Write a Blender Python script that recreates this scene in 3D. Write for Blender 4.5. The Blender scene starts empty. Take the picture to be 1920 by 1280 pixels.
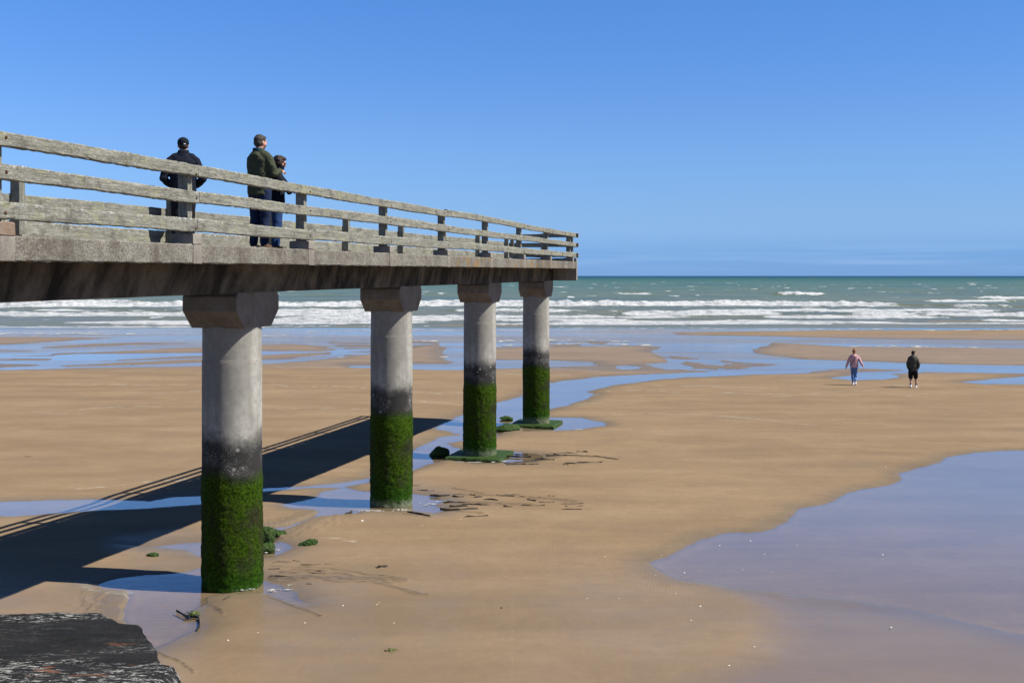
import bpy, bmesh, math, random
import numpy as np
from mathutils import Vector, Matrix

random.seed(7); RNG = np.random.default_rng(7)
scene = bpy.context.scene
COL = scene.collection

# ------------------------------------------------------------------ camera
F = 2000.0                      # focal length in pixels of a 1920 px wide frame
CAM_H = 5.0                     # eye height above the sand beside the first pillar
HOR = 517.0
cam_d = bpy.data.cameras.new("camera"); cam = bpy.data.objects.new("camera", cam_d); COL.objects.link(cam)
cam_d.sensor_width = 36.0; cam_d.lens = 36.0 * F / 1920.0
cam_d.shift_y = -(640 - HOR) / 1920.0
cam_d.clip_start = 0.1; cam_d.clip_end = 60000
cam.location = (0, 0, CAM_H); cam.rotation_euler = (math.radians(90), 0, 0)
scene.camera = cam

# ------------------------------------------------------------------ sky, sun, exposure
SUN_EL = math.radians(50.5)
SUN_AZ = Vector((0.99, -0.14)).normalized()
world = bpy.data.worlds.new("World"); scene.world = world
world.use_nodes = True
wt = world.node_tree; wt.nodes.clear()
def wn(t, **k):
    n = wt.nodes.new(t)
    for a, b in k.items(): setattr(n, a, b)
    return n
w_out = wn('ShaderNodeOutputWorld'); w_bg = wn('ShaderNodeBackground')
w_sky = wn('ShaderNodeTexSky', sky_type='NISHITA', sun_disc=False)
w_sky.sun_elevation = SUN_EL
w_sky.sun_rotation = math.atan2(SUN_AZ.x, SUN_AZ.y)
w_sky.air_density = 1.0; w_sky.dust_density = 0.0; w_sky.ozone_density = 2.5; w_sky.altitude = 0
w_bg.inputs['Strength'].default_value = 0.07
# the deep blue of a very clear day: elevation tint on the physical sky, darkened overhead to cut shadow fill, and faint far cloud streaks low down
w_tc = wn('ShaderNodeTexCoord'); w_sep = wn('ShaderNodeSeparateXYZ')
wt.links.new(w_tc.outputs['Generated'], w_sep.inputs[0])
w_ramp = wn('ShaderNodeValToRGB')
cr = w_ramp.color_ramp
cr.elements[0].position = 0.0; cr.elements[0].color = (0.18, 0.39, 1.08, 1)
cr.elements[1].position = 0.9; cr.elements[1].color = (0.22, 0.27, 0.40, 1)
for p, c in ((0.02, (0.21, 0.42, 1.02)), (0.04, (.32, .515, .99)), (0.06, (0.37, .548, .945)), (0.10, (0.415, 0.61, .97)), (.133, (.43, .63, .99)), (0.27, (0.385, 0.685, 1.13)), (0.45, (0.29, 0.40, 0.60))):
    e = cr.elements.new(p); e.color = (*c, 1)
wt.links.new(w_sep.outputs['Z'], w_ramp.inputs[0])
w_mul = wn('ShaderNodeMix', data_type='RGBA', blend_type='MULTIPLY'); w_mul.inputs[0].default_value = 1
w_side = wn('ShaderNodeMapRange'); w_side.inputs[1].default_value = -.5; w_side.inputs[2].default_value = .5; w_side.inputs[3].default_value = 1.07; w_side.inputs[4].default_value = .90
wt.links.new(w_sep.outputs['X'], w_side.inputs[0])
w_vm = wn('ShaderNodeVectorMath', operation='SCALE'); wt.links.new(w_sky.outputs[0], w_vm.inputs[0]); wt.links.new(w_side.outputs[0], w_vm.inputs['Scale'])
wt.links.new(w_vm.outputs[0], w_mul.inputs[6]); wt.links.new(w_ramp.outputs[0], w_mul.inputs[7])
w_map = wn('ShaderNodeMapping'); w_map.inputs['Scale'].default_value = (3.5, 3.5, 110)
w_noi = wn('ShaderNodeTexNoise'); w_noi.inputs['Scale'].default_value = 1.6; w_noi.inputs['Detail'].default_value = 6
wt.links.new(w_tc.outputs['Generated'], w_map.inputs[0]); wt.links.new(w_map.outputs[0], w_noi.inputs[0])
w_cr = wn('ShaderNodeValToRGB'); w_cr.color_ramp.elements[0].position = 0.40; w_cr.color_ramp.elements[1].position = 0.66
wt.links.new(w_noi.outputs[0], w_cr.inputs[0])
w_band = wn('ShaderNodeValToRGB')
bb = w_band.color_ramp; bb.elements[0].position = 0.0; bb.elements[0].color = (0.0,)*3 + (1,)
bb.elements[1].position = 0.04; bb.elements[1].color = (0, 0, 0, 1)
for p, v in ((0.004, .12), (0.012, 0.40), (0.021, 0.50), (0.026, .16)):
    e = bb.elements.new(p); e.color = (v, v, v, 1)
wt.links.new(w_sep.outputs['Z'], w_band.inputs[0])
w_cm = wn('ShaderNodeMath', operation='MULTIPLY')
wt.links.new(w_cr.outputs[0], w_cm.inputs[0]); wt.links.new(w_band.outputs[0], w_cm.inputs[1])
w_cmix = wn('ShaderNodeMix', data_type='RGBA', blend_type='MIX')
w_cmix.inputs[7].default_value = (2.6, 3.95, 6.3, 1)
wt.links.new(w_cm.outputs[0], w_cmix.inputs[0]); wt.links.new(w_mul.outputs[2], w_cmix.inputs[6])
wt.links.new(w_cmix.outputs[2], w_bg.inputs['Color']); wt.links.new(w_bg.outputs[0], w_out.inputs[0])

sun_d = bpy.data.lights.new("sun", 'SUN'); sun = bpy.data.objects.new("sun", sun_d); COL.objects.link(sun)
sun_d.energy = 4.2; sun_d.angle = math.radians(0.5); sun_d.color = (1.0, 0.95, 0.87)
to_sun = Vector((SUN_AZ.x * math.cos(SUN_EL), SUN_AZ.y * math.cos(SUN_EL), math.sin(SUN_EL)))
sun.rotation_euler = to_sun.to_track_quat('Z', 'Y').to_euler(); sun.location = (60, -10, 60)
vs = scene.view_settings
vs.view_transform = 'Standard'; vs.look = 'None'; vs.exposure = 1.0; vs.gamma = 1.0; vs.use_curve_mapping = False
scene.cycles.max_bounces = 8; scene.cycles.transparent_max_bounces = 16

# ------------------------------------------------------------------ small helpers
def link(o, parent=None):
    COL.objects.link(o)
    if parent is not None: o.parent = parent
    return o
def tag(o, label=None, cat=None, group=None, kind=None):
    if label: o["label"] = label
    if cat: o["category"] = cat
    if group: o["group"] = group
    if kind: o["kind"] = kind
    return o
def empty(name, loc, rz=0.0):
    o = bpy.data.objects.new(name, None); link(o); o.location = loc; o.rotation_euler.z = rz
    o.empty_display_size = 0.2
    return o
def mesh_obj(name, verts, faces, mat, parent=None, smooth=False):
    me = bpy.data.meshes.new(name)
    me.from_pydata([tuple(v) for v in verts], [], [tuple(f) for f in faces]); me.update()
    if smooth: me.polygons.foreach_set('use_smooth', [True] * len(me.polygons))
    me.materials.append(mat)
    return link(bpy.data.objects.new(name, me), parent)
def grid_mesh(name, V, nr, nc, mat, attrs=None, smooth=True):
    """V: (nr*nc,3) array, row major"""
    me = bpy.data.meshes.new(name)
    nv = nr * nc
    i = np.arange(nr - 1)[:, None] * nc + np.arange(nc - 1)[None, :]
    q = np.stack([i, i + 1, i + nc + 1, i + nc], -1).reshape(-1, 4).astype(np.int32)
    nf = len(q)
    me.vertices.add(nv); me.vertices.foreach_set('co', V.astype(np.float32).ravel())
    me.loops.add(nf * 4); me.loops.foreach_set('vertex_index', q.ravel())
    me.polygons.add(nf); me.polygons.foreach_set('loop_start', np.arange(0, nf * 4, 4, dtype=np.int32))
    if smooth: me.polygons.foreach_set('use_smooth', np.ones(nf, dtype=bool))
    for k, a in (attrs or {}).items():
        at = me.attributes.new(k, 'FLOAT', 'POINT'); at.data.foreach_set('value', a.astype(np.float32).ravel())
    me.update(calc_edges=True); me.validate()
    me.materials.append(mat)
    return link(bpy.data.objects.new(name, me))

def _hash(ix, iy, seed):
    h = (ix.astype(np.int64) * 374761393 + iy.astype(np.int64) * 668265263 + seed * 982451653) & 0xffffffff
    h = ((h ^ (h >> 13)) * 1274126177) & 0xffffffff
    h = h ^ (h >> 16)
    return (h & 0xffff).astype(np.float32) / 65535.0
def vnoise(x, y, seed=0):
    x = np.asarray(x, np.float32); y = np.asarray(y, np.float32)
    x0 = np.floor(x); y0 = np.floor(y); fx = x - x0; fy = y - y0
    fx = fx * fx * (3 - 2 * fx); fy = fy * fy * (3 - 2 * fy)
    a = _hash(x0, y0, seed); b = _hash(x0 + 1, y0, seed); c = _hash(x0, y0 + 1, seed); d = _hash(x0 + 1, y0 + 1, seed)
    return (a * (1 - fx) + b * fx) * (1 - fy) + (c * (1 - fx) + d * fx) * fy - 0.5
def fbm(x, y, seed=0, oct=4):
    s = 0; a = 1.0
    for k in range(oct):
        s = s + a * vnoise(x * 2 ** k + 17.3 * k, y * 2 ** k - 9.1 * k, seed + k); a *= 0.5
    return s
def sstep(a, b, x):
    t = np.clip((x - a) / (b - a), 0, 1); return t * t * (3 - 2 * t)

# ------------------------------------------------------------------ the beach: level, and points of the ground
_by = np.linspace(-60, 400, 4601)
_bz = np.interp(_by, [-60, 10, 13.5, 17, 20.5, 24, 27.4, 31, 37.6, 57.9, 106.8, 130, 400], [.16, .16, .145, .105, .02, -.08, -.165, -.205, -.24, -.31, -.50, -.62, -2])
_k = np.exp(-np.linspace(-2.2, 2.2, 61) ** 2); _k /= _k.sum()
_bz = np.convolve(np.pad(_bz, 30, mode='edge'), _k, mode='valid')
def base(Y): return np.interp(Y, _by, _bz)
def gp(x, y):
    """ground point seen at photo position x, y"""
    Y = 40.0
    for _ in range(40): Y = (CAM_H - float(base(Y))) * F / (y - HOR)
    return ((x - 960) / F * Y, Y)
def gpoly(pts): return np.array([gp(*p) for p in pts])

# ------------------------------------------------------------------ materials
class NT:
    def __init__(s, name):
        s.m = bpy.data.materials.new(name); s.m.use_nodes = True; s.t = s.m.node_tree; s.t.nodes.clear()
        s.out = s.n('ShaderNodeOutputMaterial')
    def n(s, t, **k):
        n = s.t.nodes.new(t)
        for a, b in k.items(): setattr(n, a, b)
        return n
    def l(s, a, b): s.t.links.new(a, b); return s
    def val(s, v, sock):
        if hasattr(v, 'links') or isinstance(v, bpy.types.NodeSocket): s.l(v, sock)
        else: sock.default_value = v
    def coord(s, kind='Object', scale=(1, 1, 1), rot=(0, 0, 0), loc=(0, 0, 0)):
        if kind == 'Position': src = s.n('ShaderNodeNewGeometry').outputs['Position']
        else: src = s.n('ShaderNodeTexCoord').outputs[kind]
        m = s.n('ShaderNodeMapping'); m.inputs['Scale'].default_value = scale
        m.inputs['Rotation'].default_value = rot; m.inputs['Location'].default_value = loc
        s.l(src, m.inputs[0]); return m.outputs[0]
    def noise(s, co, scale=5, detail=4, rough=.55, dist=0.0):
        n = s.n('ShaderNodeTexNoise'); s.l(co, n.inputs['Vector'])
        n.inputs['Scale'].default_value = scale; n.inputs['Detail'].default_value = detail
        n.inputs['Roughness'].default_value = rough; n.inputs['Distortion'].default_value = dist
        return n.outputs[0]
    def voro(s, co, scale=5, feature='F1', rand=1.0):
        n = s.n('ShaderNodeTexVoronoi', feature=feature); s.l(co, n.inputs['Vector'])
        n.inputs['Scale'].default_value = scale; n.inputs['Randomness'].default_value = rand
        return n.outputs[0]
    def ramp(s, f, *stops, interp='LINEAR'):
        r = s.n('ShaderNodeValToRGB'); c = r.color_ramp; c.interpolation = interp
        st = sorted(stops, key=lambda q: q[0])
        def C(v): return (v, v, v, 1) if isinstance(v, (int, float)) else (*v, 1)
        c.elements[0].position = st[0][0]; c.elements[0].color = C(st[0][1])
        c.elements[1].position = st[-1][0]; c.elements[1].color = C(st[-1][1])
        for p, v in st[1:-1]:
            e = c.elements.new(p); e.color = C(v)
        s.l(f, r.inputs[0]); return r.outputs[0]
    def math(s, op, a, b=0.0, clamp=False):
        m = s.n('ShaderNodeMath', operation=op, use_clamp=clamp)
        s.val(a, m.inputs[0]); s.val(b, m.inputs[1]); return m.outputs[0]
    def mapr(s, v, a, b, c=0.0, d=1.0, smooth=False):
        m = s.n('ShaderNodeMapRange', clamp=True)
        if smooth: m.interpolation_type = 'SMOOTHSTEP'
        s.val(v, m.inputs[0])
        for i, x in enumerate((a, b, c, d)): m.inputs[i + 1].default_value = x
        return m.outputs[0]
    def mix(s, f, a, b, blend='MIX'):
        m = s.n('ShaderNodeMix', data_type='RGBA', blend_type=blend)
        s.val(f, m.inputs[0])
        for v, k in ((a, 6), (b, 7)):
            if isinstance(v, tuple): m.inputs[k].default_value = (*v, 1) if len(v) == 3 else v
            else: s.l(v, m.inputs[k])
        return m.outputs[2]
    def attr(s, name): return s.n('ShaderNodeAttribute', attribute_name=name).outputs['Fac']
    def sep(s, v):
        n = s.n('ShaderNodeSeparateXYZ'); s.l(v, n.inputs[0]); return n.outputs
    def bump(s, h, strength=.3, dist=.02, normal=None):
        b = s.n('ShaderNodeBump'); b.inputs['Strength'].default_value = strength; b.inputs['Distance'].default_value = dist
        s.l(h, b.inputs['Height'])
        if normal is not None: s.l(normal, b.inputs['Normal'])
        return b.outputs[0]
    def pbr(s, color, rough=.7, normal=None, spec=.4, ior=1.45, k=None):
        p = s.n('ShaderNodeBsdfPrincipled')
        if k is not None and not isinstance(color, tuple): color = s.mix(1.0, color, k if isinstance(k, tuple) else (k, k, k), 'MULTIPLY')
        if isinstance(color, tuple): p.inputs['Base Color'].default_value = (*color, 1)
        else: s.l(color, p.inputs['Base Color'])
        s.val(rough, p.inputs['Roughness']); s.val(spec, p.inputs['Specular IOR Level']); s.val(ior, p.inputs['IOR'])
        if normal is not None: s.l(normal, p.inputs['Normal'])
        s.l(p.outputs[0], s.out.inputs[0]); return p

def objrand(t, co, amount=37.0):
    r = t.n('ShaderNodeObjectInfo').outputs['Random']
    a = t.n('ShaderNodeVectorMath', operation='ADD'); t.l(co, a.inputs[0])
    c = t.n('ShaderNodeCombineXYZ')
    k = t.math('MULTIPLY', r, amount)
    for i in range(3): t.l(k, c.inputs[i])
    t.l(c.outputs[0], a.inputs[1]); return a.outputs[0]

def mat_sand():
    t = NT('beach_sand')
    co = t.coord('Position'); cs = t.coord('Position', (0.35, 1.6, 1)); cf = t.coord('Position', (1, 2.2, 1))
    wet = t.attr('wet'); film = t.attr('film'); foam = t.attr('foam'); flow_scarp_shade = t.attr('flow_scarp_shade')
    big = t.noise(cs, .35, 5, .55); mid = t.noise(cf, 2.2, 5, .6); fine = t.noise(co, 160, 3, .7)
    c = t.ramp(big, (.28, (.30, .195, .110)), (.5, (.375, .245, .138)), (.72, (.45, .30, .172)))
    c = t.mix(t.ramp(mid, (.35, 0.0), (.7, .45)), c, (.32, .205, .117))
    lay = t.noise(t.coord('Position', (.10, 1.0, 1)), 1.1, 6, .62, .4)
    c = t.mix(t.ramp(lay, (.50, 0.0), (.74, .32)), c, (.46, .325, .205))
    c = t.mix(t.ramp(t.noise(t.coord('Position', (.16, .9, 1), loc=(31, 7, 0)), .9, 6, .65, .6), (.54, 0.0), (.76, .24)), c, (.265, .178, .105))
    blot = t.noise(t.coord('Position', (.55, .75, 1), loc=(3, 9, 0)), .8, 7, .66, .5)
    c = t.mix(t.ramp(blot, (.36, .34), (.50, 0.0)), c, (.275, .195, .130))
    c = t.mix(t.ramp(blot, (.52, .0), (.68, .40)), c, (.475, .325, .195))
    c = t.mix(t.ramp(fine, (.35, .0), (.75, .28)), c, (.24, .165, .105))
    # shell grit
    grit = t.voro(co, 22.0); gsel = t.noise(co, 3.1, 2)
    g = t.math('MULTIPLY', t.ramp(grit, (.045, 1.0), (.075, 0.0)), t.ramp(gsel, (.56, 0.0), (.68, .8)))
    c = t.mix(g, c, (.55, .50, .42))
    grit2 = t.voro(t.coord('Position', loc=(3.3, 8.1, 0)), 9.0)
    g2 = t.math('MULTIPLY', t.ramp(grit2, (.03, 1.0), (.06, 0.0)), t.ramp(gsel, (.40, .9), (.56, 0.0)))
    c = t.mix(g2, c, (.10, .075, .055))
    # dried foam and silt lines; dark flow lines and scarp shade painted in
    fl = t.math('MULTIPLY', foam, t.ramp(t.noise(t.coord('Position', (1, 3, 1)), 2.6, 7, .75), (.44, 0.0), (.66, 1.0)))
    c = t.mix(t.math('MULTIPLY', fl, .75, True), c, (.66, .60, .48))
    dk = t.math('MULTIPLY', flow_scarp_shade, t.ramp(t.noise(t.coord('Position', (1, 5, 1)), 6, 4, .7), (.42, 0.0), (.6, 1.0)))
    c = t.mix(t.math('MULTIPLY', dk, .8, True), c, (.075, .052, .032))
    wetc = t.mix(1.0, c, (.60, .66, .74), 'MULTIPLY')
    c = t.mix(t.math('MULTIPLY', wet, .72), c, wetc)
    c = t.mix(t.math('MULTIPLY', film, .50), c, (.215, .155, .108))
    w2 = t.math('ADD', t.math('MULTIPLY', wet, .38), t.math('MULTIPLY', film, .8), True)
    rough = t.mapr(w2, 0, 1, .88, .07)
    spec = t.mapr(w2, 0, 1, .12, .95)
    # ripples, footfall-size dimples and grain
    rip_c = t.coord('Position', (6.5, 2.0, 1), rot=(0, 0, .5))
    rip = t.n('ShaderNodeTexWave', wave_type='BANDS', bands_direction='X'); t.l(rip_c, rip.inputs[0])
    rip.inputs['Scale'].default_value = 1.1; rip.inputs['Distortion'].default_value = 6; rip.inputs['Detail'].default_value = 3
    ripm = t.ramp(t.noise(co, .33, 3), (.52, 0.0), (.66, 1.0))
    h = t.math('MULTIPLY', rip.outputs[1], t.math('MULTIPLY', ripm, .16))
    dim = t.voro(co, 2.6); h = t.math('ADD', h, t.math('MULTIPLY', t.ramp(dim, (.02, 0.0), (.10, 1.0)), t.math('MULTIPLY', t.ramp(gsel, (.45, 0.0), (.6, 1.0)), .22)))
    h = t.math('ADD', h, t.math('MULTIPLY', t.noise(cf, 3.0, 7, .68), 1.3))
    h = t.math('ADD', h, t.math('MULTIPLY', fine, .06))
    st = t.noise(t.coord('Position', (1.2, 4.5, 1), rot=(0, 0, -.25)), 2.0, 6, .7, 1.2)
    h = t.math('ADD', h, t.math('MULTIPLY', t.ramp(st, (.55, 0.0), (.68, 1.0)), t.math('MULTIPLY', film, .55)))
    nrm = t.n('ShaderNodeBump'); t.l(h, nrm.inputs['Height']); nrm.inputs['Distance'].default_value = .035
    t.l(t.mapr(film, 0, 1, .42, .12), nrm.inputs['Strength'])
    p = t.pbr(c, t.mapr(w2, 0, 1, .88, .35), nrm.outputs[0], t.mapr(w2, 0, 1, .12, .3), 1.36, (.57, .61, .63))
    # a film of standing water mirrors the sky just as the pools do
    nb = t.bump(h, .11, .02); fr = t.n('ShaderNodeFresnel'); fr.inputs['IOR'].default_value = 1.33; t.l(nb, fr.inputs['Normal'])
    gl = t.n('ShaderNodeBsdfGlossy'); t.l(t.mapr(film, 0, 1, .35, .05), gl.inputs['Roughness']); t.l(nb, gl.inputs['Normal'])
    mx = t.n('ShaderNodeMixShader')
    patchy = t.ramp(t.math('ADD', t.noise(t.coord('Position', (.5, 1.3, 1)), 1.2, 6, .66, .6), t.math('MULTIPLY', film, .5)), (.62, .45), (.84, 1.0))
    t.l(t.math('MULTIPLY', t.math('MULTIPLY', t.math('MULTIPLY', film, patchy), fr.outputs[0]), 1.12, True), mx.inputs[0])
    t.l(p.outputs[0], mx.inputs[1]); t.l(gl.outputs[0], mx.inputs[2]); t.l(mx.outputs[0], t.out.inputs[0])
    return t.m

def mat_pool():
    """thin clear water: Fresnel reflection over what lies below"""
    t = NT('shallow_water')
    co = t.coord('Position', (1.0, 2.0, 1)); cl = t.coord('Position', (.12, .35, 1))
    rough_zone = t.ramp(t.noise(cl, .55, 3), (.40, 0.12), (.62, 1.0))
    h = t.math('MULTIPLY', t.noise(co, 4.5, 4, .6, .8), rough_zone)
    far = t.mapr(t.sep(t.coord('Position'))[1], 20, 110, .05, .45)
    px = t.sep(t.coord('Position'))
    flow = t.math('MULTIPLY', t.mapr(px[0], -1.2, -2.8), t.mapr(px[1], 30, 22))
    fn = t.noise(t.coord('Position', (1.1, 3.2, 1), rot=(0, 0, .25)), 1.7, 4, .6, 1.8)
    h = t.math('ADD', h, t.math('MULTIPLY', fn, t.math('MULTIPLY', flow, 2.2)))
    b = t.n('ShaderNodeBump'); t.l(h, b.inputs['Height']); b.inputs['Distance'].default_value = .03
    t.l(t.math('MAXIMUM', far, t.math('MULTIPLY', flow, .085)), b.inputs['Strength'])
    fr = t.n('ShaderNodeFresnel'); fr.inputs['IOR'].default_value = 1.33; t.l(b.outputs[0], fr.inputs['Normal'])
    gl = t.n('ShaderNodeBsdfGlossy'); gl.inputs['Roughness'].default_value = .03; zz = t.math('MULTIPLY', t.mapr(px[1], 45, 75), t.ramp(t.noise(t.coord('Position', (.03, .16, 1), loc=(3, 1, 0)), 1.0, 5, .6), (.38, .0), (.60, .52))); frb = t.math('MULTIPLY', t.math('MINIMUM', t.math('MULTIPLY', fr.outputs[0], 1.25), t.mapr(px[1], 30, 60, .95, .80)), t.math('SUBTRACT', 1.0, zz), True); gl.inputs['Color'].default_value = (.95, .97, 1, 1)
    t.l(b.outputs[0], gl.inputs['Normal'])
    tr = t.n('ShaderNodeBsdfTransparent'); tr.inputs['Color'].default_value = (.95, .96, .97, 1)
    mx = t.n('ShaderNodeMixShader'); t.l(frb, mx.inputs[0]); t.l(tr.outputs[0], mx.inputs[1]); t.l(gl.outputs[0], mx.inputs[2])
    t.l(mx.outputs[0], t.out.inputs[0])
    return t.m

def mat_sea():
    t = NT('sea_water')
    pos = t.coord('Position'); y = t.sep(pos)[1]
    foam = t.attr('foam'); crest = t.attr('crest')
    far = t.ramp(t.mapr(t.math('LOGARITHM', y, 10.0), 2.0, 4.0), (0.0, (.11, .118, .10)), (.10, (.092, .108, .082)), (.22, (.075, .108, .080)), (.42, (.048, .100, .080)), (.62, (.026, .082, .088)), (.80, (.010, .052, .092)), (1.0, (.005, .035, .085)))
    var = t.noise(t.coord('Position', (.010, .022, 1)), 1.0, 8, .68)
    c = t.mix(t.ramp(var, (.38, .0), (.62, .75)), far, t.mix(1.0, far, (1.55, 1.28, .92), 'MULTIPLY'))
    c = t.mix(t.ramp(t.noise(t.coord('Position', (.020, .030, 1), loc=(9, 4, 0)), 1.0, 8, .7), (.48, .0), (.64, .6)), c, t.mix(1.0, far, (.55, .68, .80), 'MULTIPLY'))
    c = t.mix(t.math('MULTIPLY', crest, .8, True), c, (.115, .125, .060))
    # foam: lacy where thin, solid on the breaking crests
    n1 = t.noise(t.coord('Position', (.085, .10, .9)), .9, 9, .70, .6)
    n1 = t.math('ADD', t.math('MULTIPLY', n1, .50), t.math('MULTIPLY', t.noise(t.coord('Position', (.38, .16, 1.5), loc=(5, 5, 0)), .9, 8, .76, 1.0), .50))
    thr = t.math('SUBTRACT', t.math('ADD', t.math('MULTIPLY', foam, .80), t.math('MULTIPLY', n1, 2.3)), 1.52)
    fm = t.mapr(thr, 0.0, .16, 0, 1, True)
    # small distant white horses
    wc = t.noise(t.coord('Position', (.06, .010, 1)), 1.0, 8, .74)
    fm2 = t.math('MULTIPLY', t.ramp(wc, (.665, 0.0), (.70, .9)), t.mapr(y, 240, 420))
    fm = t.math('MAXIMUM', fm, fm2)
    h = t.math('ADD', t.noise(t.coord('Position', (.16, .28, 1)), .8, 9, .68), t.math('MULTIPLY', t.noise(t.coord('Position', (.03, .06, 1)), 1, 6, .6), 5.0))
    nrm = t.bump(h, .7, .6)
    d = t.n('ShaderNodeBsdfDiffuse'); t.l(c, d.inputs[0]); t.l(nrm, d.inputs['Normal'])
    g = t.n('ShaderNodeBsdfGlossy'); g.inputs['Roughness'].default_value = .22; t.l(nrm, g.inputs['Normal'])
    g.inputs['Color'].default_value = (.85, .92, 1, 1)
    mx = t.n('ShaderNodeMixShader')
    fr = t.n('ShaderNodeFresnel'); fr.inputs['IOR'].default_value = 1.33; t.l(nrm, fr.inputs['Normal'])
    t.l(t.math('MULTIPLY', t.mapr(fr.outputs[0], .02, .9, .02, .50), t.mapr(y, 110, 1500, .85, .22)), mx.inputs[0])
    t.l(d.outputs[0], mx.inputs[1]); t.l(g.outputs[0], mx.inputs[2])
    fd = t.n('ShaderNodeBsdfDiffuse')
    t.l(t.ramp(t.noise(t.coord('Position', (.30, .30, 2.6)), 1.5, 8, .76), (.36, (.27, .295, .32)), (.54, (.52, .535, .54))), fd.inputs[0])
    t.l(t.bump(t.noise(t.coord('Position'), 1.3, 7, .75), 1.0, .5), fd.inputs['Normal'])
    m2 = t.n('ShaderNodeMixShader'); t.l(fm, m2.inputs[0]); t.l(mx.outputs[0], m2.inputs[1]); t.l(fd.outputs[0], m2.inputs[2])
    t.l(m2.outputs[0], t.out.inputs[0])
    return t.m

def mat_pillar():
    t = NT('tidal_pillar_concrete')
    pos = t.coord('Position'); z = t.sep(pos)[2]
    co = objrand(t, t.coord('Object'))
    n_big = t.noise(co, 1.7, 4); n_mid = t.noise(co, 9, 5, .65); n_fine = t.noise(co, 70, 4, .7)
    # bare concrete
    con = t.ramp(n_mid, (.3, (.285, .28, .255)), (.55, (.385, .38, .35)), (.75, (.45, .445, .415)))
    con = t.mix(t.ramp(t.noise(t.coord('Object', (3, 3, .35)), 2.2, 5, .6), (.45, 0.0), (.7, .5)), con, (.20, .185, .16))
    pits = t.ramp(t.voro(co, 26), (.06, 1.0), (.12, 0.0))
    con = t.mix(t.math('MULTIPLY', pits, t.ramp(t.noise(co, 4, 2), (.5, 0.0), (.6, .75))), con, (.08, .075, .065))
    seam = t.math('SUBTRACT', z, 3.66); seam = t.math('ABSOLUTE', t.math('ADD', seam, t.math('MULTIPLY', t.math('SUBTRACT', n_mid, .5), .02)))
    con = t.mix(t.mapr(seam, .004, .016, .8, 0.0), con, t.ramp(n_fine, (.42, (.10, .095, .085)), (.58, (.52, .45, .40))))
    stn = t.math('ADD', t.noise(t.coord('Object', (1.3, 1.3, .5), loc=(8, 1, 0)), 1.5, 4), t.math('MULTIPLY', n_mid, .12)); con = t.mix(t.ramp(stn, (.50, 0.0), (.60, .48)), con, (.20, .195, .17))
    # black tide band
    orn = t.n('ShaderNodeObjectInfo').outputs['Random']; off = t.math('MULTIPLY', t.math('SUBTRACT', orn, .5), .26)
    hz = t.math('ADD', t.math('ADD', z, off), t.math('ADD', t.math('MULTIPLY', t.math('SUBTRACT', n_big, .5), .55), t.math('MULTIPLY', t.math('SUBTRACT', n_mid, .5), .28)))
    blk = t.mix(t.ramp(n_fine, (.4, 0.0), (.75, .5)), (.022, .022, .022), (.07, .07, .066))
    c = t.mix(t.mapr(hz, 2.28, 2.68, 1.0, 0.0, True), con, blk)
    # pale barnacle grains and bare patches in the lower half of the band
    sp = t.ramp(t.noise(co, 55, 3, .8), (.50, 0.0), (.60, 1.0))
    lo = t.math('MULTIPLY', t.mapr(hz, 1.9, 2.05, 0, 1), t.mapr(hz, 2.15, 2.5, 1, 0))
    c = t.mix(t.math('MULTIPLY', t.math('MULTIPLY', sp, lo), t.ramp(t.noise(co, 3.2, 3), (.42, 0.05), (.6, .8))), c, (.34, .34, .33))
    pat = t.math('MULTIPLY', t.ramp(t.math('ADD', t.voro(co, 4.6), t.math('MULTIPLY', n_mid, .22)), (.24, 1.0), (.29, 0.0)), t.math('MULTIPLY', t.mapr(z, 1.9, 2.0), t.mapr(z, 2.4, 2.55, 1, 0)))
    c = t.mix(t.math('MULTIPLY', pat, .8), c, (.30, .295, .275))
    # algae
    hz2 = t.math('ADD', t.math('ADD', z, off), t.math('ADD', t.math('MULTIPLY', t.math('SUBTRACT', n_big, .5), .62), t.math('MULTIPLY', t.math('SUBTRACT', n_fine, .5), .16)))
    g = t.ramp(t.noise(co, 24, 5, .7), (.32, (.004, .009, .0008)), (.5, (.026, .058, .002)), (.66, (.060, .112, .004)), (.74, (.11, .16, .02)))
    g = t.mix(t.mapr(z, 0.1, .7, .75, 0), g, t.mix(1.0, g, (.5, .9, 1.6), 'MULTIPLY'))
    brown = t.math('MULTIPLY', t.ramp(t.noise(t.coord('Object', (1, 1, .55)), 3.0, 5, .65), (.44, 0.0), (.62, .9)), t.math('MULTIPLY', t.mapr(z, .2, .5), t.mapr(z, 1.3, 1.6, 1, 0)))
    g = t.mix(brown, g, t.ramp(t.noise(co, 45, 3), (.35, (.008, .009, .004)), (.62, (.040, .038, .022))))
    g = t.mix(t.ramp(t.voro(co, 16), (.05, .75), (.09, 0.0)), g, (.16, .17, .09))
    c = t.mix(t.mapr(hz2, 1.76, 2.02, 1, 0, True), c, g)
    foot = t.math('ADD', z, t.math('MULTIPLY', n_mid, .35))
    c = t.mix(t.math('MULTIPLY', t.mapr(foot, .10, .28, .85, 0), t.ramp(n_fine, (.38, .2), (.6, 1.0))), c, (.26, .27, .20))
    # rust weep near the cap
    ru = t.math('MULTIPLY', t.ramp(t.noise(t.coord('Object', (6, 6, .7), loc=(2.2, .4, 0)), 1.6, 2), (.70, 0.0), (.76, 1.0)), t.mapr(z, 3.5, 3.9))
    c = t.mix(t.math('MULTIPLY', ru, .7), c, (.20, .075, .03))
    h = t.math('ADD', t.math('MULTIPLY', n_fine, .25), t.math('MULTIPLY', t.noise(co, 30, 4, .7), t.mapr(z, 1.7, 2.1, 1.5, .12)))
    b = t.bump(h, .75, .018)
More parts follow.
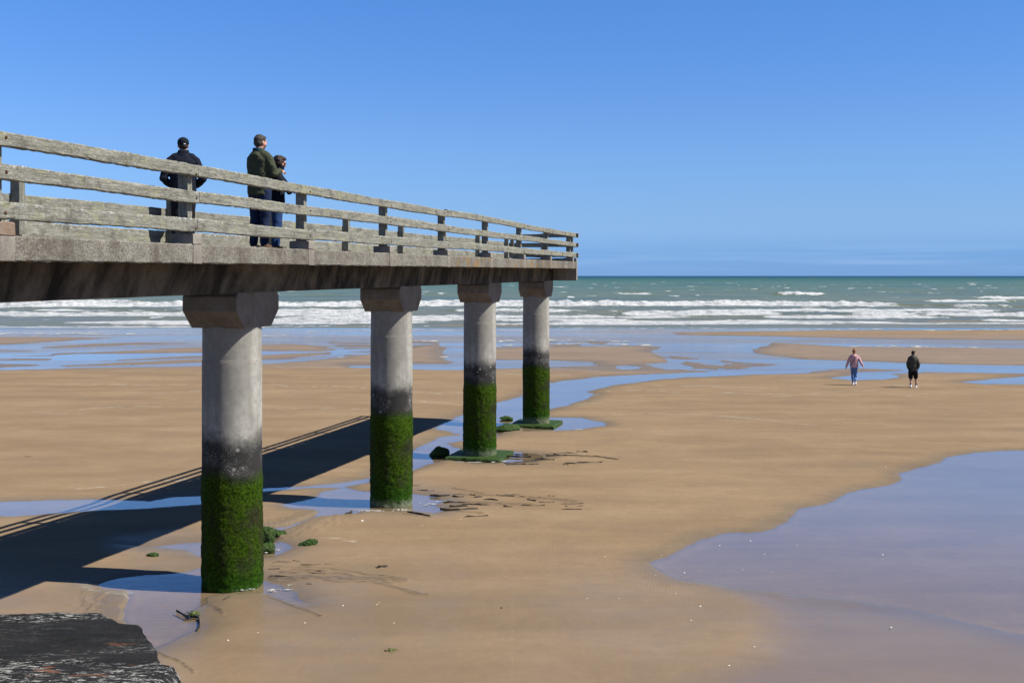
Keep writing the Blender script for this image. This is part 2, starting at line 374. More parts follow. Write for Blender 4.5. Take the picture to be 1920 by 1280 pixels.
    t.pbr(c, t.mapr(z, 1.8, 2.1, .75, .85), b, t.mapr(z, 1.8, 2.1, .06, .2), k=(.80, .79, .77))
    return t.m

def mat_concrete(name, c0, c1, stain, pebbles=True, streak=None):
    t = NT(name)
    co = objrand(t, t.coord('Object'), 5.0)
    n1 = t.noise(co, 2.4, 5, .6); n2 = t.noise(co, 60, 4, .75); n3 = t.noise(co, 9, 4)
    c = t.ramp(n1, (.32, c0), (.66, c1))
    c = t.mix(t.ramp(n3, (.5, 0.0), (.75, .6)), c, stain)
    if pebbles:
        v = t.voro(co, 75)
        c = t.mix(t.ramp(v, (.12, .55), (.4, 0.0)), c, (.55, .48, .40))
        c = t.mix(t.ramp(n2, (.52, 0.0), (.68, .7)), c, (.13, .105, .085))
        gr = t.math('MULTIPLY', t.ramp(t.noise(t.coord('Object', (1, 1, .35)), 1.6, 4), (.5, 0.0), (.66, .75)), 1.0)
        c = t.mix(gr, c, (.135, .115, .095))
    if streak:
        # mould streaks running obliquely down the face
        def obl(sx, sz, l=0.0):
            a = t.coord('Object', rot=(0, -.55, 0)); m = t.n('ShaderNodeMapping'); m.inputs['Scale'].default_value = (sx, 1, sz); m.inputs['Location'].default_value = (l, 0, 0)
            t.l(a, m.inputs[0]); return m.outputs[0]
        big = t.noise(t.coord('Object', (.5, 1, .5)), 1.0, 3)
        st = t.math('ADD', t.noise(obl(1.7, .55), 1.25, 6, .68, .4), t.math('MULTIPLY', t.math('SUBTRACT', big, .5), .5))
        c = t.mix(t.ramp(st, (.36, 0.0), (.60, .93)), c, streak)
        c = t.mix(t.ramp(t.noise(obl(2.6, .6, 3.0), 1.1, 5, .6, .3), (.58, 0.0), (.74, .6)), c, (.26, .215, .15))
    h = t.math('ADD', t.math('MULTIPLY', n2, .6), n3)
    t.pbr(c, .9, t.bump(h, .5, .012), .2, k=.62)
    return t.m

def mat_kerb():
    t = NT('pebbly_edge_concrete')
    co = t.coord('Object'); pos = t.coord('Position')
    n1 = t.noise(co, 1.3, 5, .6); n2 = t.noise(co, 48, 4, .8); n3 = t.noise(co, 7, 4)
    c = t.ramp(n1, (.3, (.315, .275, .228)), (.66, (.47, .435, .37)))
    c = t.mix(t.ramp(n2, (.44, 0.0), (.60, .85)), c, (.13, .11, .09))
    c = t.mix(t.ramp(t.voro(co, 38), (.10, .8), (.40, 0.0)), c, (.66, .60, .52))
    c = t.mix(t.ramp(n3, (.46, 0.0), (.7, .55)), c, (.17, .14, .115))
    st = t.noise(t.coord('Object', (1.6, 1, .25)), 1.2, 5, .6)
    c = t.mix(t.ramp(st, (.48, 0.0), (.64, .62)), c, (.13, .105, .085))
    # ochre lichen towards the seaward end
    y = t.sep(co)[0]
    li = t.math('MULTIPLY', t.ramp(t.noise(t.coord('Object', (1.3, 1, .8), loc=(4.1, 0, 0)), 2.3, 5, .7), (.53, 0.0), (.62, 1.0)), t.math('MULTIPLY', t.mapr(y, 22.5, 24), t.mapr(y, 33, 35, 1, 0)))
    c = t.mix(t.math('MULTIPLY', li, .85), c, (.42, .22, .03))
    # rust weeps under the fixings at the landward end
    ru = t.math('MULTIPLY', t.ramp(t.noise(t.coord('Object', (2.2, 1, .4), loc=(1.7, 3, 0)), 1.5, 5, .6), (.55, 0.0), (.68, 1.0)), t.mapr(y, 8.2, 10.3, 1, 0))
    c = t.mix(t.math('MULTIPLY', ru, .8), c, (.26, .11, .045))
    h = t.math('ADD', t.math('MULTIPLY', n2, .8), n3)
    t.pbr(c, .92, t.bump(h, .7, .014), .15, k=(.50, .52, .52))
    return t.m

def mat_wood():
    t = NT('weathered_rail_timber')
    co = objrand(t, t.coord('Object'))
    def st(sx, sy): 
        m = t.n('ShaderNodeMapping'); m.inputs['Scale'].default_value = (sx, sy, sy); t.l(co, m.inputs[0]); return m.outputs[0]
    g1 = t.noise(st(1.1, 16), 1.6, 6, .65, .9); g2 = t.noise(st(3, 60), 1.6, 4, .7, .4)
    c = t.ramp(g1, (.28, (.155, .148, .118)), (.47, (.29, .285, .235)), (.70, (.42, .42, .365)))
    c = t.mix(t.ramp(g2, (.50, 0.0), (.72, .62)), c, (.125, .118, .09))
    li = t.noise(st(2.2, 3.5), 1.5, 6, .72)
    c = t.mix(t.ramp(li, (.52, 0.0), (.64, .7)), c, (.37, .37, .215))
    dk = t.noise(st(1.8, 2.6), 1.9, 6, .7)
    c = t.mix(t.ramp(dk, (.50, 0.0), (.64, .72)), c, (.115, .112, .095))
    fl = t.noise(co, 38, 4, .8)
    c = t.mix(t.ramp(fl, (.55, 0.0), (.66, .62)), c, (.58, .58, .55))
    ck = t.noise(st(.7, 26), 2.0, 5, .7, 1.5)
    cr_ = t.ramp(t.math('ABSOLUTE', t.math('SUBTRACT', ck, .5)), (.0, 1.0), (.012, 0.0))
    c = t.mix(t.math('MULTIPLY', cr_, .75), c, (.05, .045, .035))
    # white droppings and pale lichen along the top arris
    z = t.sep(t.coord('Object'))[2]
    tp = t.math('MULTIPLY', t.mapr(z, .045, .07), t.ramp(t.noise(co, 14, 4, .8), (.52, 0.0), (.62, .7)))
    c = t.mix(tp, c, (.66, .66, .63))
    h = t.math('ADD', g1, t.math('ADD', t.math('MULTIPLY', g2, .7), t.math('MULTIPLY', cr_, -1.2)))
    t.pbr(c, .88, t.bump(h, .6, .01), .15, k=.70)
    return t.m

def mat_tar():
    t = NT('tarred_wall_top')
    co = t.coord('Position'); cs = t.coord('Position', (.45, 2.6, 1))
    n = t.noise(cs, 6, 6, .7); f = t.noise(co, 55, 4, .75)
    c = t.ramp(n, (.3, (.017, .0175, .018)), (.7, (.045, .045, .045)))
    c = t.mix(t.ramp(f, (.5, 0.0), (.75, .4)), c, (.085, .085, .082))
    sep = t.sep(co)[1]
    zone = t.math('MAXIMUM', t.mapr(sep, 5.0, 4.7), t.mapr(sep, 5.16, 5.28, 0, .8))
    zone = t.math('MAXIMUM', zone, .12)
    w = t.math('MULTIPLY', t.ramp(t.noise(t.coord('Position', (1.0, 3.2, 1)), 22, 5, .8), (.53, 0.0), (.59, 1.0)), t.ramp(t.noise(t.coord('Position', (.5, 1.6, 1)), 5, 3), (.42, 0.0), (.54, 1.0)))
    c = t.mix(t.math('MULTIPLY', w, zone), c, (.80, .80, .75))
    r = t.math('MULTIPLY', t.ramp(t.noise(t.coord('Position', (1.0, 2.6, 1), loc=(5, 2, 0)), 4.2, 3, .6), (.635, 0.0), (.68, .95)), t.mapr(sep, 5.02, 4.85))
    c = t.mix(t.math('MULTIPLY', r, .9), c, t.ramp(f, (.4, (.24, .09, .05)), (.65, (.52, .22, .105))))
    h = t.math('ADD', t.math('MULTIPLY', f, .5), t.math('MULTIPLY', t.noise(t.coord('Position', (.6, 2.2, 1)), 14, 6, .7), 1.3))
    t.pbr(c, .8, t.bump(h, .8, .02), .15, k=.45)
    return t.m

def mat_moss():
    t = NT('weedy_rock')
    co = objrand(t, t.coord('Object')); n = t.noise(co, 9, 5, .7); f = t.noise(co, 40, 4, .7)
    c = t.ramp(f, (.36, (.004, .010, .003)), (.50, (.016, .042, .006)), (.66, (.075, .14, .012)))
    c = t.mix(t.ramp(n, (.58, 0.0), (.70, .8)), c, (.075, .07, .05))
    t.pbr(c, .6, t.bump(t.math('ADD', f, n), .9, .03), .25)
    return t.m

def mat_plain(name, col, var=.25, scale=40, rough=.85, spec=.2, bumps=.25):
    t = NT(name); co = t.coord('Object'); n = t.noise(co, scale, 4, .65); w = t.noise(co, scale * .18, 3)
    dark = tuple(v * (1 - var) for v in col); lite = tuple(min(1, v * (1 + var)) for v in col)
    c = t.ramp(n, (.3, dark), (.7, lite))
    h = t.math('ADD', n, t.math('MULTIPLY', w, 3.0))
    t.pbr(c, rough, t.bump(h, bumps, .012), spec)
    return t.m

M = dict(
    sand=mat_sand(), pool=mat_pool(), sea=mat_sea(), pillar=mat_pillar(), kerb=mat_kerb(), wood=mat_wood(), tar=mat_tar(), moss=mat_moss(),
    beam=mat_concrete('mould_streaked_beam', (.165, .135, .10), (.235, .20, .15), (.12, .095, .07), False, (.018, .016, .014)),
    cap=mat_concrete('capital_concrete', (.20, .175, .14), (.29, .26, .22), (.16, .115, .06), False),
    slab=mat_concrete('deck_concrete', (.27, .25, .22), (.36, .34, .30), (.18, .16, .14), True),
    block=mat_concrete('block_concrete', (.30, .27, .23), (.42, .39, .34), (.2, .17, .14), True),
    block_rust=mat_concrete('rust_stained_block', (.26, .17, .11), (.40, .33, .27), (.24, .10, .04), True),
    rust=mat_plain('rusty_bolt', (.07, .035, .02), .4, 60),
    skin=mat_plain('skin', (.46, .24, .17), .08, 25, .55, .35, .08),
    navy=mat_plain('navy_jacket_cloth', (.010, .013, .022), .2, 30, .85, .10, .35),
    black=mat_plain('black_cloth', (.010, .010, .012), .2, 30, .85, .15, .3),
    denim=mat_plain('dark_denim', (.012, .022, .055), .3, 90, .85, .15, .3),
    blue_denim=mat_plain('blue_denim', (.09, .17, .36), .25, 80, .85, .15, .3),
    mid_denim=mat_plain('mid_blue_denim', (.018, .045, .13), .25, 80, .85, .15, .3),
    olive=mat_plain('olive_jacket_cloth', (.042, .048, .026), .2, 28, .8, .2, .4),
    teal=mat_plain('dark_teal_lining', (.010, .035, .045), .2, 30, .8, .2, .3),
    grey_green=mat_plain('grey_green_jacket_cloth', (.050, .051, .040), .2, 28, .7, .25, .4),
    pink=mat_plain('pink_hoodie_cloth', (.50, .30, .315), .12, 28, .85, .15, .35),
    hair_grey=mat_plain('short_grey_brown_hair', (.045, .038, .034), .5, 120, .7, .3, .6),
    hair_brown=mat_plain('dark_brown_hair', (.035, .018, .012), .5, 70, .55, .4, .9),
    hair_red=mat_plain('reddish_hair', (.22, .085, .035), .4, 80, .6, .3, .7),
    hair_dark=mat_plain('dark_short_hair', (.018, .014, .012), .4, 120, .7, .3, .6),
    white=mat_plain('white_shoe', (.72, .72, .70), .12, 40, .6, .3, .1),
    brown=mat_plain('brown_leather', (.085, .04, .022), .3, 40, .55, .4, .2),
    lens=mat_plain('dark_lens', (.008, .008, .009), .1, 40, .15, .6, .0),
    weed=mat_plain('wrack_and_scarp_shade', (.018, .014, .009), .5, 60, .6, .35, .6),  # seaweed colour, also used on the strips drawn for scarp shade
    weed_green=mat_plain('green_weed', (.06, .085, .015), .5, 60, .6, .35, .6),
    shell=mat_plain('pale_shell', (.68, .64, .58), .15, 60, .55, .35, .1),
    wall=mat_concrete('sea_wall_concrete', (.20, .19, .17), (.30, .28, .25), (.12, .11, .10), True),
)

# ------------------------------------------------------------------ ground: sand sheet with pools and channels, water sheet, sea
P_a = [(-600,604),(2600,604),(2600,618),(1920,618.5),(1500,620),(1250,624),(1275,627),(1418,630),(1597,634),(1920,638),(2600,644),(2600,664),(1920,653),(1597,649.5),(1450,642),(1411,656),(1414,661),(1441,666),(1508,673),(1620,677),(1732,681),(1920,686),(2600,702),(2600,716),(1920,700),(1821,698.6),(1740,697),(1672,701),(1690,704),(1656,711),(1598,712.5),(1555,708),(1590,704),(1622,697),(1600,691.5),(1553,693),(1508,699),(1284,706.5),(1217,713),(1151,722),(1111,731),(1097,735),(1114,738),(1095,750),(1064,759),(1029,767),(1000,780),(979,800),(940,812),(926,817),(905,822),(865,816),(840,808),(818,805),(822,798),(865,779),(900,766),(927,756),(979,743),(1029,719),(1054,714),(1122,707),(1210,702),(1310,697),(1400,690),(1347,675),(1253,668),(1226,658),(1239,650),(1180,647),(1060,650),(930,652),(880,655),(872,665),(885,673),(930,674),(1000,675),(1100,677),(1122,680),(1110,685),(1030,687),(980,689),(930,691),(865,693),(800,691),(700,687),(640,683),(700,681),(780,681),(840,682),(850,678),(838,672),(828,662),(832,655),(828,646),(800,641.5),(767,641),(700,645),(690,655),(675,660),(640,670),(605,674),(555,678),(490,682),(380,686),(260,688.5),(120,691),(0,693.5),(-600,700)]
A1 = [(2600,832),(1920,844),(1870,845),(1820,850),(1775,858),(1765,867),(1725,876),(1690,888),(1685,902),(1670,909),(1625,915),(1590,924),(1565,940),(1540,947),(1500,954),(1485,970),(1450,990),(1420,997),(1350,1000),(1310,1015),(1270,1035),(1215,1055),(1235,1070),(1270,1086),(1330,1093),(1400,1104),(1560,1120),(1700,1140),(1920,1190),(2600,1230)]
B1 = [(186,1095),(226,1084),(274,1078),(323,1075),(355,1068),(381,1062),(440,1070),(491,1086),(505,1090),(530,1096),(548,1106),(572,1131),(545,1126),(516,1119),(491,1112),(440,1112),(386,1118),(386,1130),(365,1145),(376,1160),(374,1174),(362,1187),(339,1198),(310,1210),(287,1219),(262,1200),(240,1180),(231,1160),(232,1139),(240,1113),(210,1108)]
C1 = [(226,1021),(281,1024.5),(323,1019),(379,1015),(440,1010),(491,1006),(505,990),(546,981),(597,963),(600,968),(560,985),(530,998),(517,1014),(542,1019),(553,1026),(523,1040),(491,1046),(440,1046),(379,1041),(339,1030),(281,1027)]
D1 = [(-600,945),(0,940),(181,935),(281,940),(323,932),(379,930),(430,922),(491,916),(530,913),(577,911),(642,904),(691,896),(691,904),(646,913),(670,920),(691,921),(730,922),(770,926),(815,930),(835,938),(815,947),(834,956),(815,963),(771,956),(730,957),(691,957),(642,964),(599,972),(590,968),(596,957),(549,952.5),(530,946),(561,941),(589,933),(605,922),(640,914.5),(577,914.5),(530,918),(491,921),(430,935),(379,944.5),(281,952),(210,955),(155,958),(65,965),(0,967.5),(-600,975)]
E1 = [(691,897),(770,847),(796,833),(821,820),(866,815),(890,818),(890,830),(866,826),(843,831),(848,836),(866,842),(900,845),(926,846),(970,847),(1008,850),(1023,856),(995,864),(951,867),(900,868),(840,862),(827,864),(796,872),(770,882),(730,893),(691,903)]
F1 = [(979,790),(1029,783),(1089,783),(1132,791),(1137,798),(1095,804),(1051,807),(979,808)]
G1 = [(1800,716),(1860,711),(1920,705),(2600,690),(2600,722),(1920,720),(1850,720)]
BARS = [
 [(-600,636),(0,631),(60,631),(150,632),(215,633),(150,637),(100,641),(40,644),(0,646),(-600,655)],
 [(60,652),(120,648),(190,644),(260,642),(380,643),(260,646),(180,649),(100,652)],
 [(40,665.5),(110,662),(200,659),(300,654),(380,651),(490,646),(535,644.5),(580,646),(612,650),(630,656),(600,659),(592,658),(490,657.5),(380,661),(230,662.5),(150,663),(70,667)],
 [(162,677),(250,673),(320,669.5),(380,666),(490,665),(600,661),(618,660),(618,664),(580,667),(540,672),(490,673.5),(380,670),(300,673),(230,676)],
 [(92,686),(150,684),(220,680),(300,676),(380,672.5),(430,674),(400,679),(300,682),(200,685),(130,687.5)],
 [(1300,678),(1380,680),(1470,683),(1420,687),(1340,685)],
 [(1600,691),(1640,692),(1690,694),(1660,696),(1618,697)],
]
FILM = [
 ([(1235,1066),(1400,1100),(1560,1110),(1700,1120),(1920,1130),(2600,1130),(2600,1500),(1190,1500),(1270,1280),(1350,1220),(1400,1150),(1360,1110)], 1.1, 1.0),
 ([(-700,1040),(200,1100),(700,1060),(1250,1060),(2400,1000),(2400,1600),(-700,1600)], 2.2, .42),
 ([(386,1105),(500,1108),(580,1135),(540,1160),(430,1165),(380,1150)], .5, .45),
 ([(-600,628),(2600,628),(2600,700),(1500,704),(1150,705),(900,694),(640,690),(-600,700)], 3.0, .24),
 ([(200,1010),(380,990),(380,1060),(250,1075)], .4, .3),
 ([(770,900),(840,920),(900,945),(850,970),(700,975)], .6, .35),
]
FOAM_LINES = [   # (points, width m): dried foam and silt lines on the sand
 ([(1150,778),(1230,777),(1310,779),(1400,785),(1470,793),(1530,800)], .10), ([(1085,745),(1120,740)], .18), ([(1075,760),(1110,757),(1150,754)], .12),
 ([(1140,734),(1200,732),(1270,737)], .12), ([(1230,724),(1330,726),(1450,730)], .2), ([(1360,738),(1420,741),(1470,740)], .15),
 ([(1450,745),(1560,737),(1640,733)], .12), ([(1640,722),(1700,724),(1760,722)], .16), ([(1690,745),(1735,746)], .12),
 ([(510,723),(560,728),(620,725),(690,730)], .10), ([(515,771),(560,768),(640,770),(690,770)], .10), ([(120,721),(260,724),(380,722)], .10),
 ([(250,739),(330,737),(380,735)], .10), ([(150,770),(240,764),(300,765)], .10), ([(770,735),(830,741),(865,738)], .12), ([(770,752),(862,760)], .1),
 ([(490,688),(600,690),(690,687)], .25), ([(640,669),(680,667),(720,666)], .5), ([(150,918),(220,912),(300,905),(372,900)], .08), ([(60,775),(160,779)], .08),
 ([(600,1013),(640,1012),(668,1018)], .07), ([(160,1098),(190,1103),(235,1107)], .16), ([(205,1115),(235,1118)], .1), ([(930,700),(1000,705),(1060,703)], .2),
]
FLOW_SCARP_LINES = [  # dark flow lines, and small scarps whose shade is put into the colour
 ([(505,1088),(560,1088),(700,1090),(760,1095)], .10), ([(545,1074),(610,1078)], .07), ([(560,1064),(600,1062)], .05), ([(520,1056),(550,1052)], .05),
 ([(870,930),(960,934),(1080,942)], .16), ([(860,945),(920,948),(1000,950)], .16), ([(830,958),(900,962)], .12), ([(950,862),(1050,858),(1160,862)], .16),
 ([(500,1093),(600,1089),(700,1098),(800,1116)], .06), ([(508,1064),(620,1071),(720,1088)], .05), ([(520,1080),(640,1083),(740,1100)], .05), ([(500,1120),(560,1140),(600,1160)], .05), ([(300,1222),(340,1232),(372,1262)], .04), ([(390,1135),(430,1150)], .04),
 ([(855,918),(900,928)], .12), ([(960,870),(1010,868)], .12), ([(770,965),(805,972)], .1), ([(1015,855),(1060,850)], .14),
]
def seg_dist(px, py, P, closed):
    n = len(P); d2 = np.full(px.shape, 1e9, np.float32); ins = np.zeros(px.shape, bool)
    for i in range(n if closed else n - 1):
        a = P[i]; b = P[(i + 1) % n]; e = b - a
        wx = px - a[0]; wy = py - a[1]
        tt = np.clip((wx * e[0] + wy * e[1]) / max(1e-9, e @ e), 0, 1)
        d2 = np.minimum(d2, (wx - e[0] * tt) ** 2 + (wy - e[1] * tt) ** 2)
        if closed and a[1] != b[1]:
            cnd = (a[1] > py) != (b[1] > py)
            ins ^= cnd & (px < a[0] + (py - a[1]) / (b[1] - a[1]) * e[0])
    d = np.sqrt(d2)
    return np.where(ins, d, -d) if closed else d
def field(X, Y, P, closed=True, margin=6.0, far=-6.0):
    out = np.full(X.shape, far if closed else 99.0, np.float32)
    lo = P.min(0) - margin; hi = P.max(0) + margin
    m = (X > lo[0]) & (X < hi[0]) & (Y > lo[1]) & (Y < hi[1])
    if m.any(): out[m] = seg_dist(X[m], Y[m], P, closed)
    return out

def axis_cols(step, inner=(-.56, .56), outer=4.0):
    a = np.arange(inner[0], inner[1] + step, step)
    k = np.array([.01, .03, .07, .14, .3, .6, 1.2, 2.2, 3.5])
    return np.concatenate([(inner[0] - k)[::-1], a, inner[1] + k])
# rows are closer together near the eye; wide enough to run past the frame on both sides
offs = np.concatenate([np.arange(1000, 95, -1.35), np.arange(95, 78, -1.0)])
Yr = 5.3 * F / offs
Yr = np.concatenate([[-60, -30, -10, 0, 4, 7, 9], Yr[Yr > 10]])
xn = axis_cols(.0011)
Wd = np.maximum(Yr, 10.0)
GX = (xn[None, :] * Wd[:, None]).astype(np.float32); GY = np.repeat(Yr[:, None], len(xn), 1).astype(np.float32)
Fw = np.full(GX.shape, -6.0, np.float32)
for P in (P_a, A1, B1, C1, D1, E1, F1, G1): Fw = np.maximum(Fw, field(GX, GY, gpoly(P)))
for P in BARS: Fw = np.minimum(Fw, -field(GX, GY, gpoly(P)))
sc_ = 1 + np.clip((GY - 25) / 25, 0, 3)
Fw = Fw + (.10 * fbm(GX / .55, GY / .9, 3, 4) + .04 * fbm(GX / .12, GY / .2, 8, 2)) * np.where(GY < 45, 1, .9) * np.minimum(sc_, 2.2)
Fw = np.where(GY > 55, Fw + .60 * fbm(GX / 5, GY / 1.5, 21, 5), Fw)
for P, sx, sy, off in (([(1226,659),(1260,667),(1350,673),(1450,683),(1340,695),(1150,698),(1020,690),(1150,685),(1240,678)], 1.1, 2.6, .02), ([(-600,650),(0,650),(70,655),(120,670),(80,686),(0,690),(-600,696)], 9.0, .9, .05), ([(600,640),(720,634),(840,640),(800,650),(690,665),(640,668),(640,655)], 4.0, .9, .06), ([(930,640),(1230,638),(1200,650),(930,651)], 3.5, 1.3, .08), ([(640,680),(860,685),(860,694),(640,690)], 5.0, 1.0, .02)):
    zi = sstep(-.6, .6, field(GX, GY, gpoly(P)))
    Fw = Fw * (1 - zi) + zi * (.9 * fbm(GX / sx, GY / sy, 91, 5) + off)
# the sea fringe is always covered, the dry beach behind the pier never
edge_w = .10 + .006 * GY
rel = np.tanh(-Fw / edge_w)
hz = np.where(rel > 0, .030 * rel + .012 * np.clip(-Fw, 0, 4) * .5, .040 * rel)
hz = hz + .010 * fbm(GX / 2.2, GY / 3.5, 11, 3) * sstep(.0, 1.2, -Fw) + .0035 * fbm(GX / .25, GY / .4, 12, 3) * sstep(0, .4, -Fw)
GZ = base(GY).astype(np.float32) + hz
# scoured hollows round the pier feet
wet = sstep(-.75, .0, Fw / np.maximum(1, sc_ * .8))
film = np.zeros_like(GX)
for P, soft, amt in FILM:
    f = field(GX, GY, gpoly(P)) + .45 * soft * fbm(GX / 1.3, GY / 2.0, 31, 4)
    film = np.maximum(film, amt * sstep(-soft, soft, f))
film = np.maximum(film, .45 * sstep(-.16, .04, Fw)); GZ = GZ - hz * .86 * sstep(.35, 1.0, film) * (hz > 0) * (GX > 0) * (GY < 40); film = film * (1 - sstep(.0, .10, Fw)); wet = wet * (1 - .55 * sstep(.0, .15, Fw))
def lines(L, seed):
    a = np.zeros_like(GX)
    for P, w in L:
        q = gpoly(P)
        d = field(GX + .12 * fbm(GX / .5, GY / .8, seed, 3), GY + .35 * fbm(GX / .9, GY / .8, seed + 5, 3), q, False, 2.0)
        a = np.maximum(a, 1 - sstep(w * .35, w * 1.3, d))
    return a
foam_a = lines(FOAM_LINES, 41)
flow_scarp = lines(FLOW_SCARP_LINES, 51) * sstep(.0, -.12, Fw)
for L in ([(245,1106),(238,1120),(236,1140),(232,1160)], [(503,1001),(530,993),(560,985),(600,967)]):
    dS = field(GX, GY, gpoly(L), False, 2.0) * (1 + .5 * fbm(GX / .09, GY / .12, 57, 3)); GZ = GZ + .055 * (1 - sstep(.05, .75, dS)) * sstep(.01, -.05, Fw + .04 * fbm(GX / .07, GY / .1, 58, 3))
GZ = GZ + .012 * flow_scarp * (Fw < 0)
sand = grid_mesh('sand', np.stack([GX, GY, GZ], -1).reshape(-1, 3), len(Yr), len(xn), M['sand'],
                 dict(wet=wet, film=film, foam=foam_a, flow_scarp_shade=flow_scarp))
tag(sand, 'wide tan tidal beach with shallow pools and winding channels', 'beach', kind='structure')
# the water table: one sheet that shows wherever the sand dips below it
sel = (Yr < 114.5)
Yp = Yr[sel]; xp = np.linspace(-4.2, 4.2, 25)
PX = xp[None, :] * np.maximum(Yp, 10)[:, None]; PY = np.repeat(Yp[:, None], 25, 1)
pool = grid_mesh('shallow_water', np.stack([PX, PY, base(PY) - .001], -1).reshape(-1, 3), len(Yp), 25, M['pool'])
tag(pool, 'thin sheet of seawater left in pools and channels on the beach', 'water', kind='structure')

# the sea: real crests in the surf, flat to the horizon behind
SEA_Z = -.535
Ys = np.concatenate([np.arange(111, 240, .45), 240 * 1.0042 ** np.arange(0, 340), 1000 * 1.06 ** np.arange(0, 60)])
xs = axis_cols(.0014)
SX = (xs[None, :] * Ys[:, None]).astype(np.float32); SY = np.repeat(Ys[:, None], len(xs), 1).astype(np.float32)
SZ = np.full(SX.shape, SEA_Z, np.float32); sfoam = np.zeros_like(SX); screst = np.zeros_like(SX)
shore = sstep(112, 122, SY); fade = 1 - .75 * sstep(500, 1000, SY)
chop = .16 * fbm(SX / 6, SY / 2.6, 61, 5) + .34 * fbm(SX / 26, SY / 7.5, 62, 4)
SZ += chop * shore * fade * (.55 + .75 * sstep(180, 330, SY))
capn = fbm(SX / 7, SY / 9, 66, 5) + 1.1 * chop
sfoam += 1.25 * sstep(.56, .72, capn) * sstep(215, 330, SY) * (1 - sstep(900, 1000, SY))
screst += .55 * sstep(.06, .30, chop) * sstep(130, 230, SY)
def breaker(y_photo, amp, L0, cover, seed, fw=1.0, xr=None, meander=4.0):
    global SZ, sfoam, screst
    Yc = 5.5 * F / (y_photo - HOR)
    u = SY - (Yc + meander * fbm(SX / 46, SX * 0 + seed, seed, 4) + .7 * fbm(SX / 5, SX * 0 + seed, seed + 9, 3))
    g = sstep(cover - .16, cover + .10, fbm(SX / L0, SX * 0 + 3.1 * seed, seed + 3, 3) + .5)
    g2 = sstep(cover - .5, cover + .05, fbm(SX / L0, SX * 0 + 3.1 * seed, seed + 3, 3) + .5)
    if xr is not None:
        xa = xr[0]; xb = xr[1]; px = SX / SY * F + 960
        e = sstep(xa - 10, xa + 25, px) * (1 - sstep(xb - 12, xb + 8, px)); g = e; g2 = sstep(xa - 60, xa + 10, px) * (1 - sstep(xb - 10, xb + 70, px))
    lump = 1 + .5 * fbm(SX / 2.2, SY / 1.2, seed + 5, 3)
    prof = np.where(u < 0, np.exp(-(u / (.9 * fw)) ** 2), np.exp(-(u / (4.2 * fw)) ** 2))
    SZ += amp * (.35 * g2 + .65 * g) * lump * prof * shore
    front = np.where(u < 0, np.exp(-(u / (2.6 * fw)) ** 2), np.exp(-(u / (1.0 * fw)) ** 2))
    trail = np.where(u < 0, np.exp(u / (5.0 * fw)), np.exp(-u / (5.5 * fw)))
    sfoam = np.maximum(sfoam, g * (.92 * front) * (1 + .75 * fbm(SX / 2.4, SY / 2.0, seed + 21, 4))); SZ += .62 * g * np.maximum(front, .5 * prof) * amp * fbm(SX / 1.3, SY / 1.1, seed + 22, 4) * shore; sfoam = np.maximum(sfoam, g * .44 * trail)
    screst = np.maximum(screst, (g2 - .7 * g).clip(0, 1) * np.where(u < 0, np.exp(-(u / 1.4) ** 2), np.exp(-(u / 1.6) ** 2)))
for a in ((553.5, .85, 60, 0, 3, 1.5, (1448, 1548)), (552, .5, 60, 0, 5, 1.1, (1150, 1228)), (557, .4, 50, 0, 6, 1.2, (1052, 1082)), (560, .5, 60, 0, 7, 1.3, (1820, 1930)),
          (534.5, .8, 60, 0, 8, 1.5, (1183, 1197))):
    breaker(*a)
breaker(565.5, .34, 24, .66, 11, 1.1, None, 6.0); breaker(573.5, .78, 40, .42, 13, 1.3, None, 10.0); breaker(583, .34, 20, .60, 17, .8, None, 7.0)
breaker(590, .46, 24, .52, 19, .7, None, 4.0); breaker(596, .30, 22, .54, 23, .5, None, 3.0); breaker(600.5, .20, 24, .54, 27, .45, None, 2.2); breaker(604.5, .13, 30, .50, 29, .45, None, 2.0)
breaker(606, .12, 60, .42, 31, .7, None, 1.6); breaker(612.5, .06, 70, .36, 37, .5, None, 1.0)
sfoam += (.27 * sstep(112, 128, SY) * (1 - sstep(195, 250, SY)))
sea = grid_mesh('sea', np.stack([SX, SY, SZ], -1).reshape(-1, 3), len(Ys), len(xs), M['sea'], dict(foam=sfoam, crest=screst))
tag(sea, 'green sea with rows of white breakers running to the horizon', 'sea', kind='structure')

# ------------------------------------------------------------------ the pier
PX_, PY_ = -8.60, 0.0                       # lateral position of the pillar row in pier coordinates
TH = math.atan(.259); CT, ST = math.cos(TH), math.sin(TH)
RISE = .004                                  # the deck climbs slightly seaward
def pw(s, t, z=0.0):
    """pier coordinates (s along the pier seaward, t to the right of it) to world"""
    return Vector((t * CT + s * ST, -t * ST + s * CT, z))
T_AX, T_N, T_F = -8.60, -7.32, -9.88
S1, BAY = 15.375, 7.07
S_END = 37.36; S_START = -9.0
PIER_RZ = math.atan2(CT, ST)                 # local x of pier parts runs seaward
pier = empty('pier', (0, 0, 0), PIER_RZ)
tag(pier, 'concrete pier on round mossy pillars with weathered wooden railings', 'pier')
# in pier space: x = s, y = -t (to the left), z
def loc(s, t, z): return Vector((s, -t, z))
def zdeck(s): return 5.348 + RISE * (s * CT + 1.9)

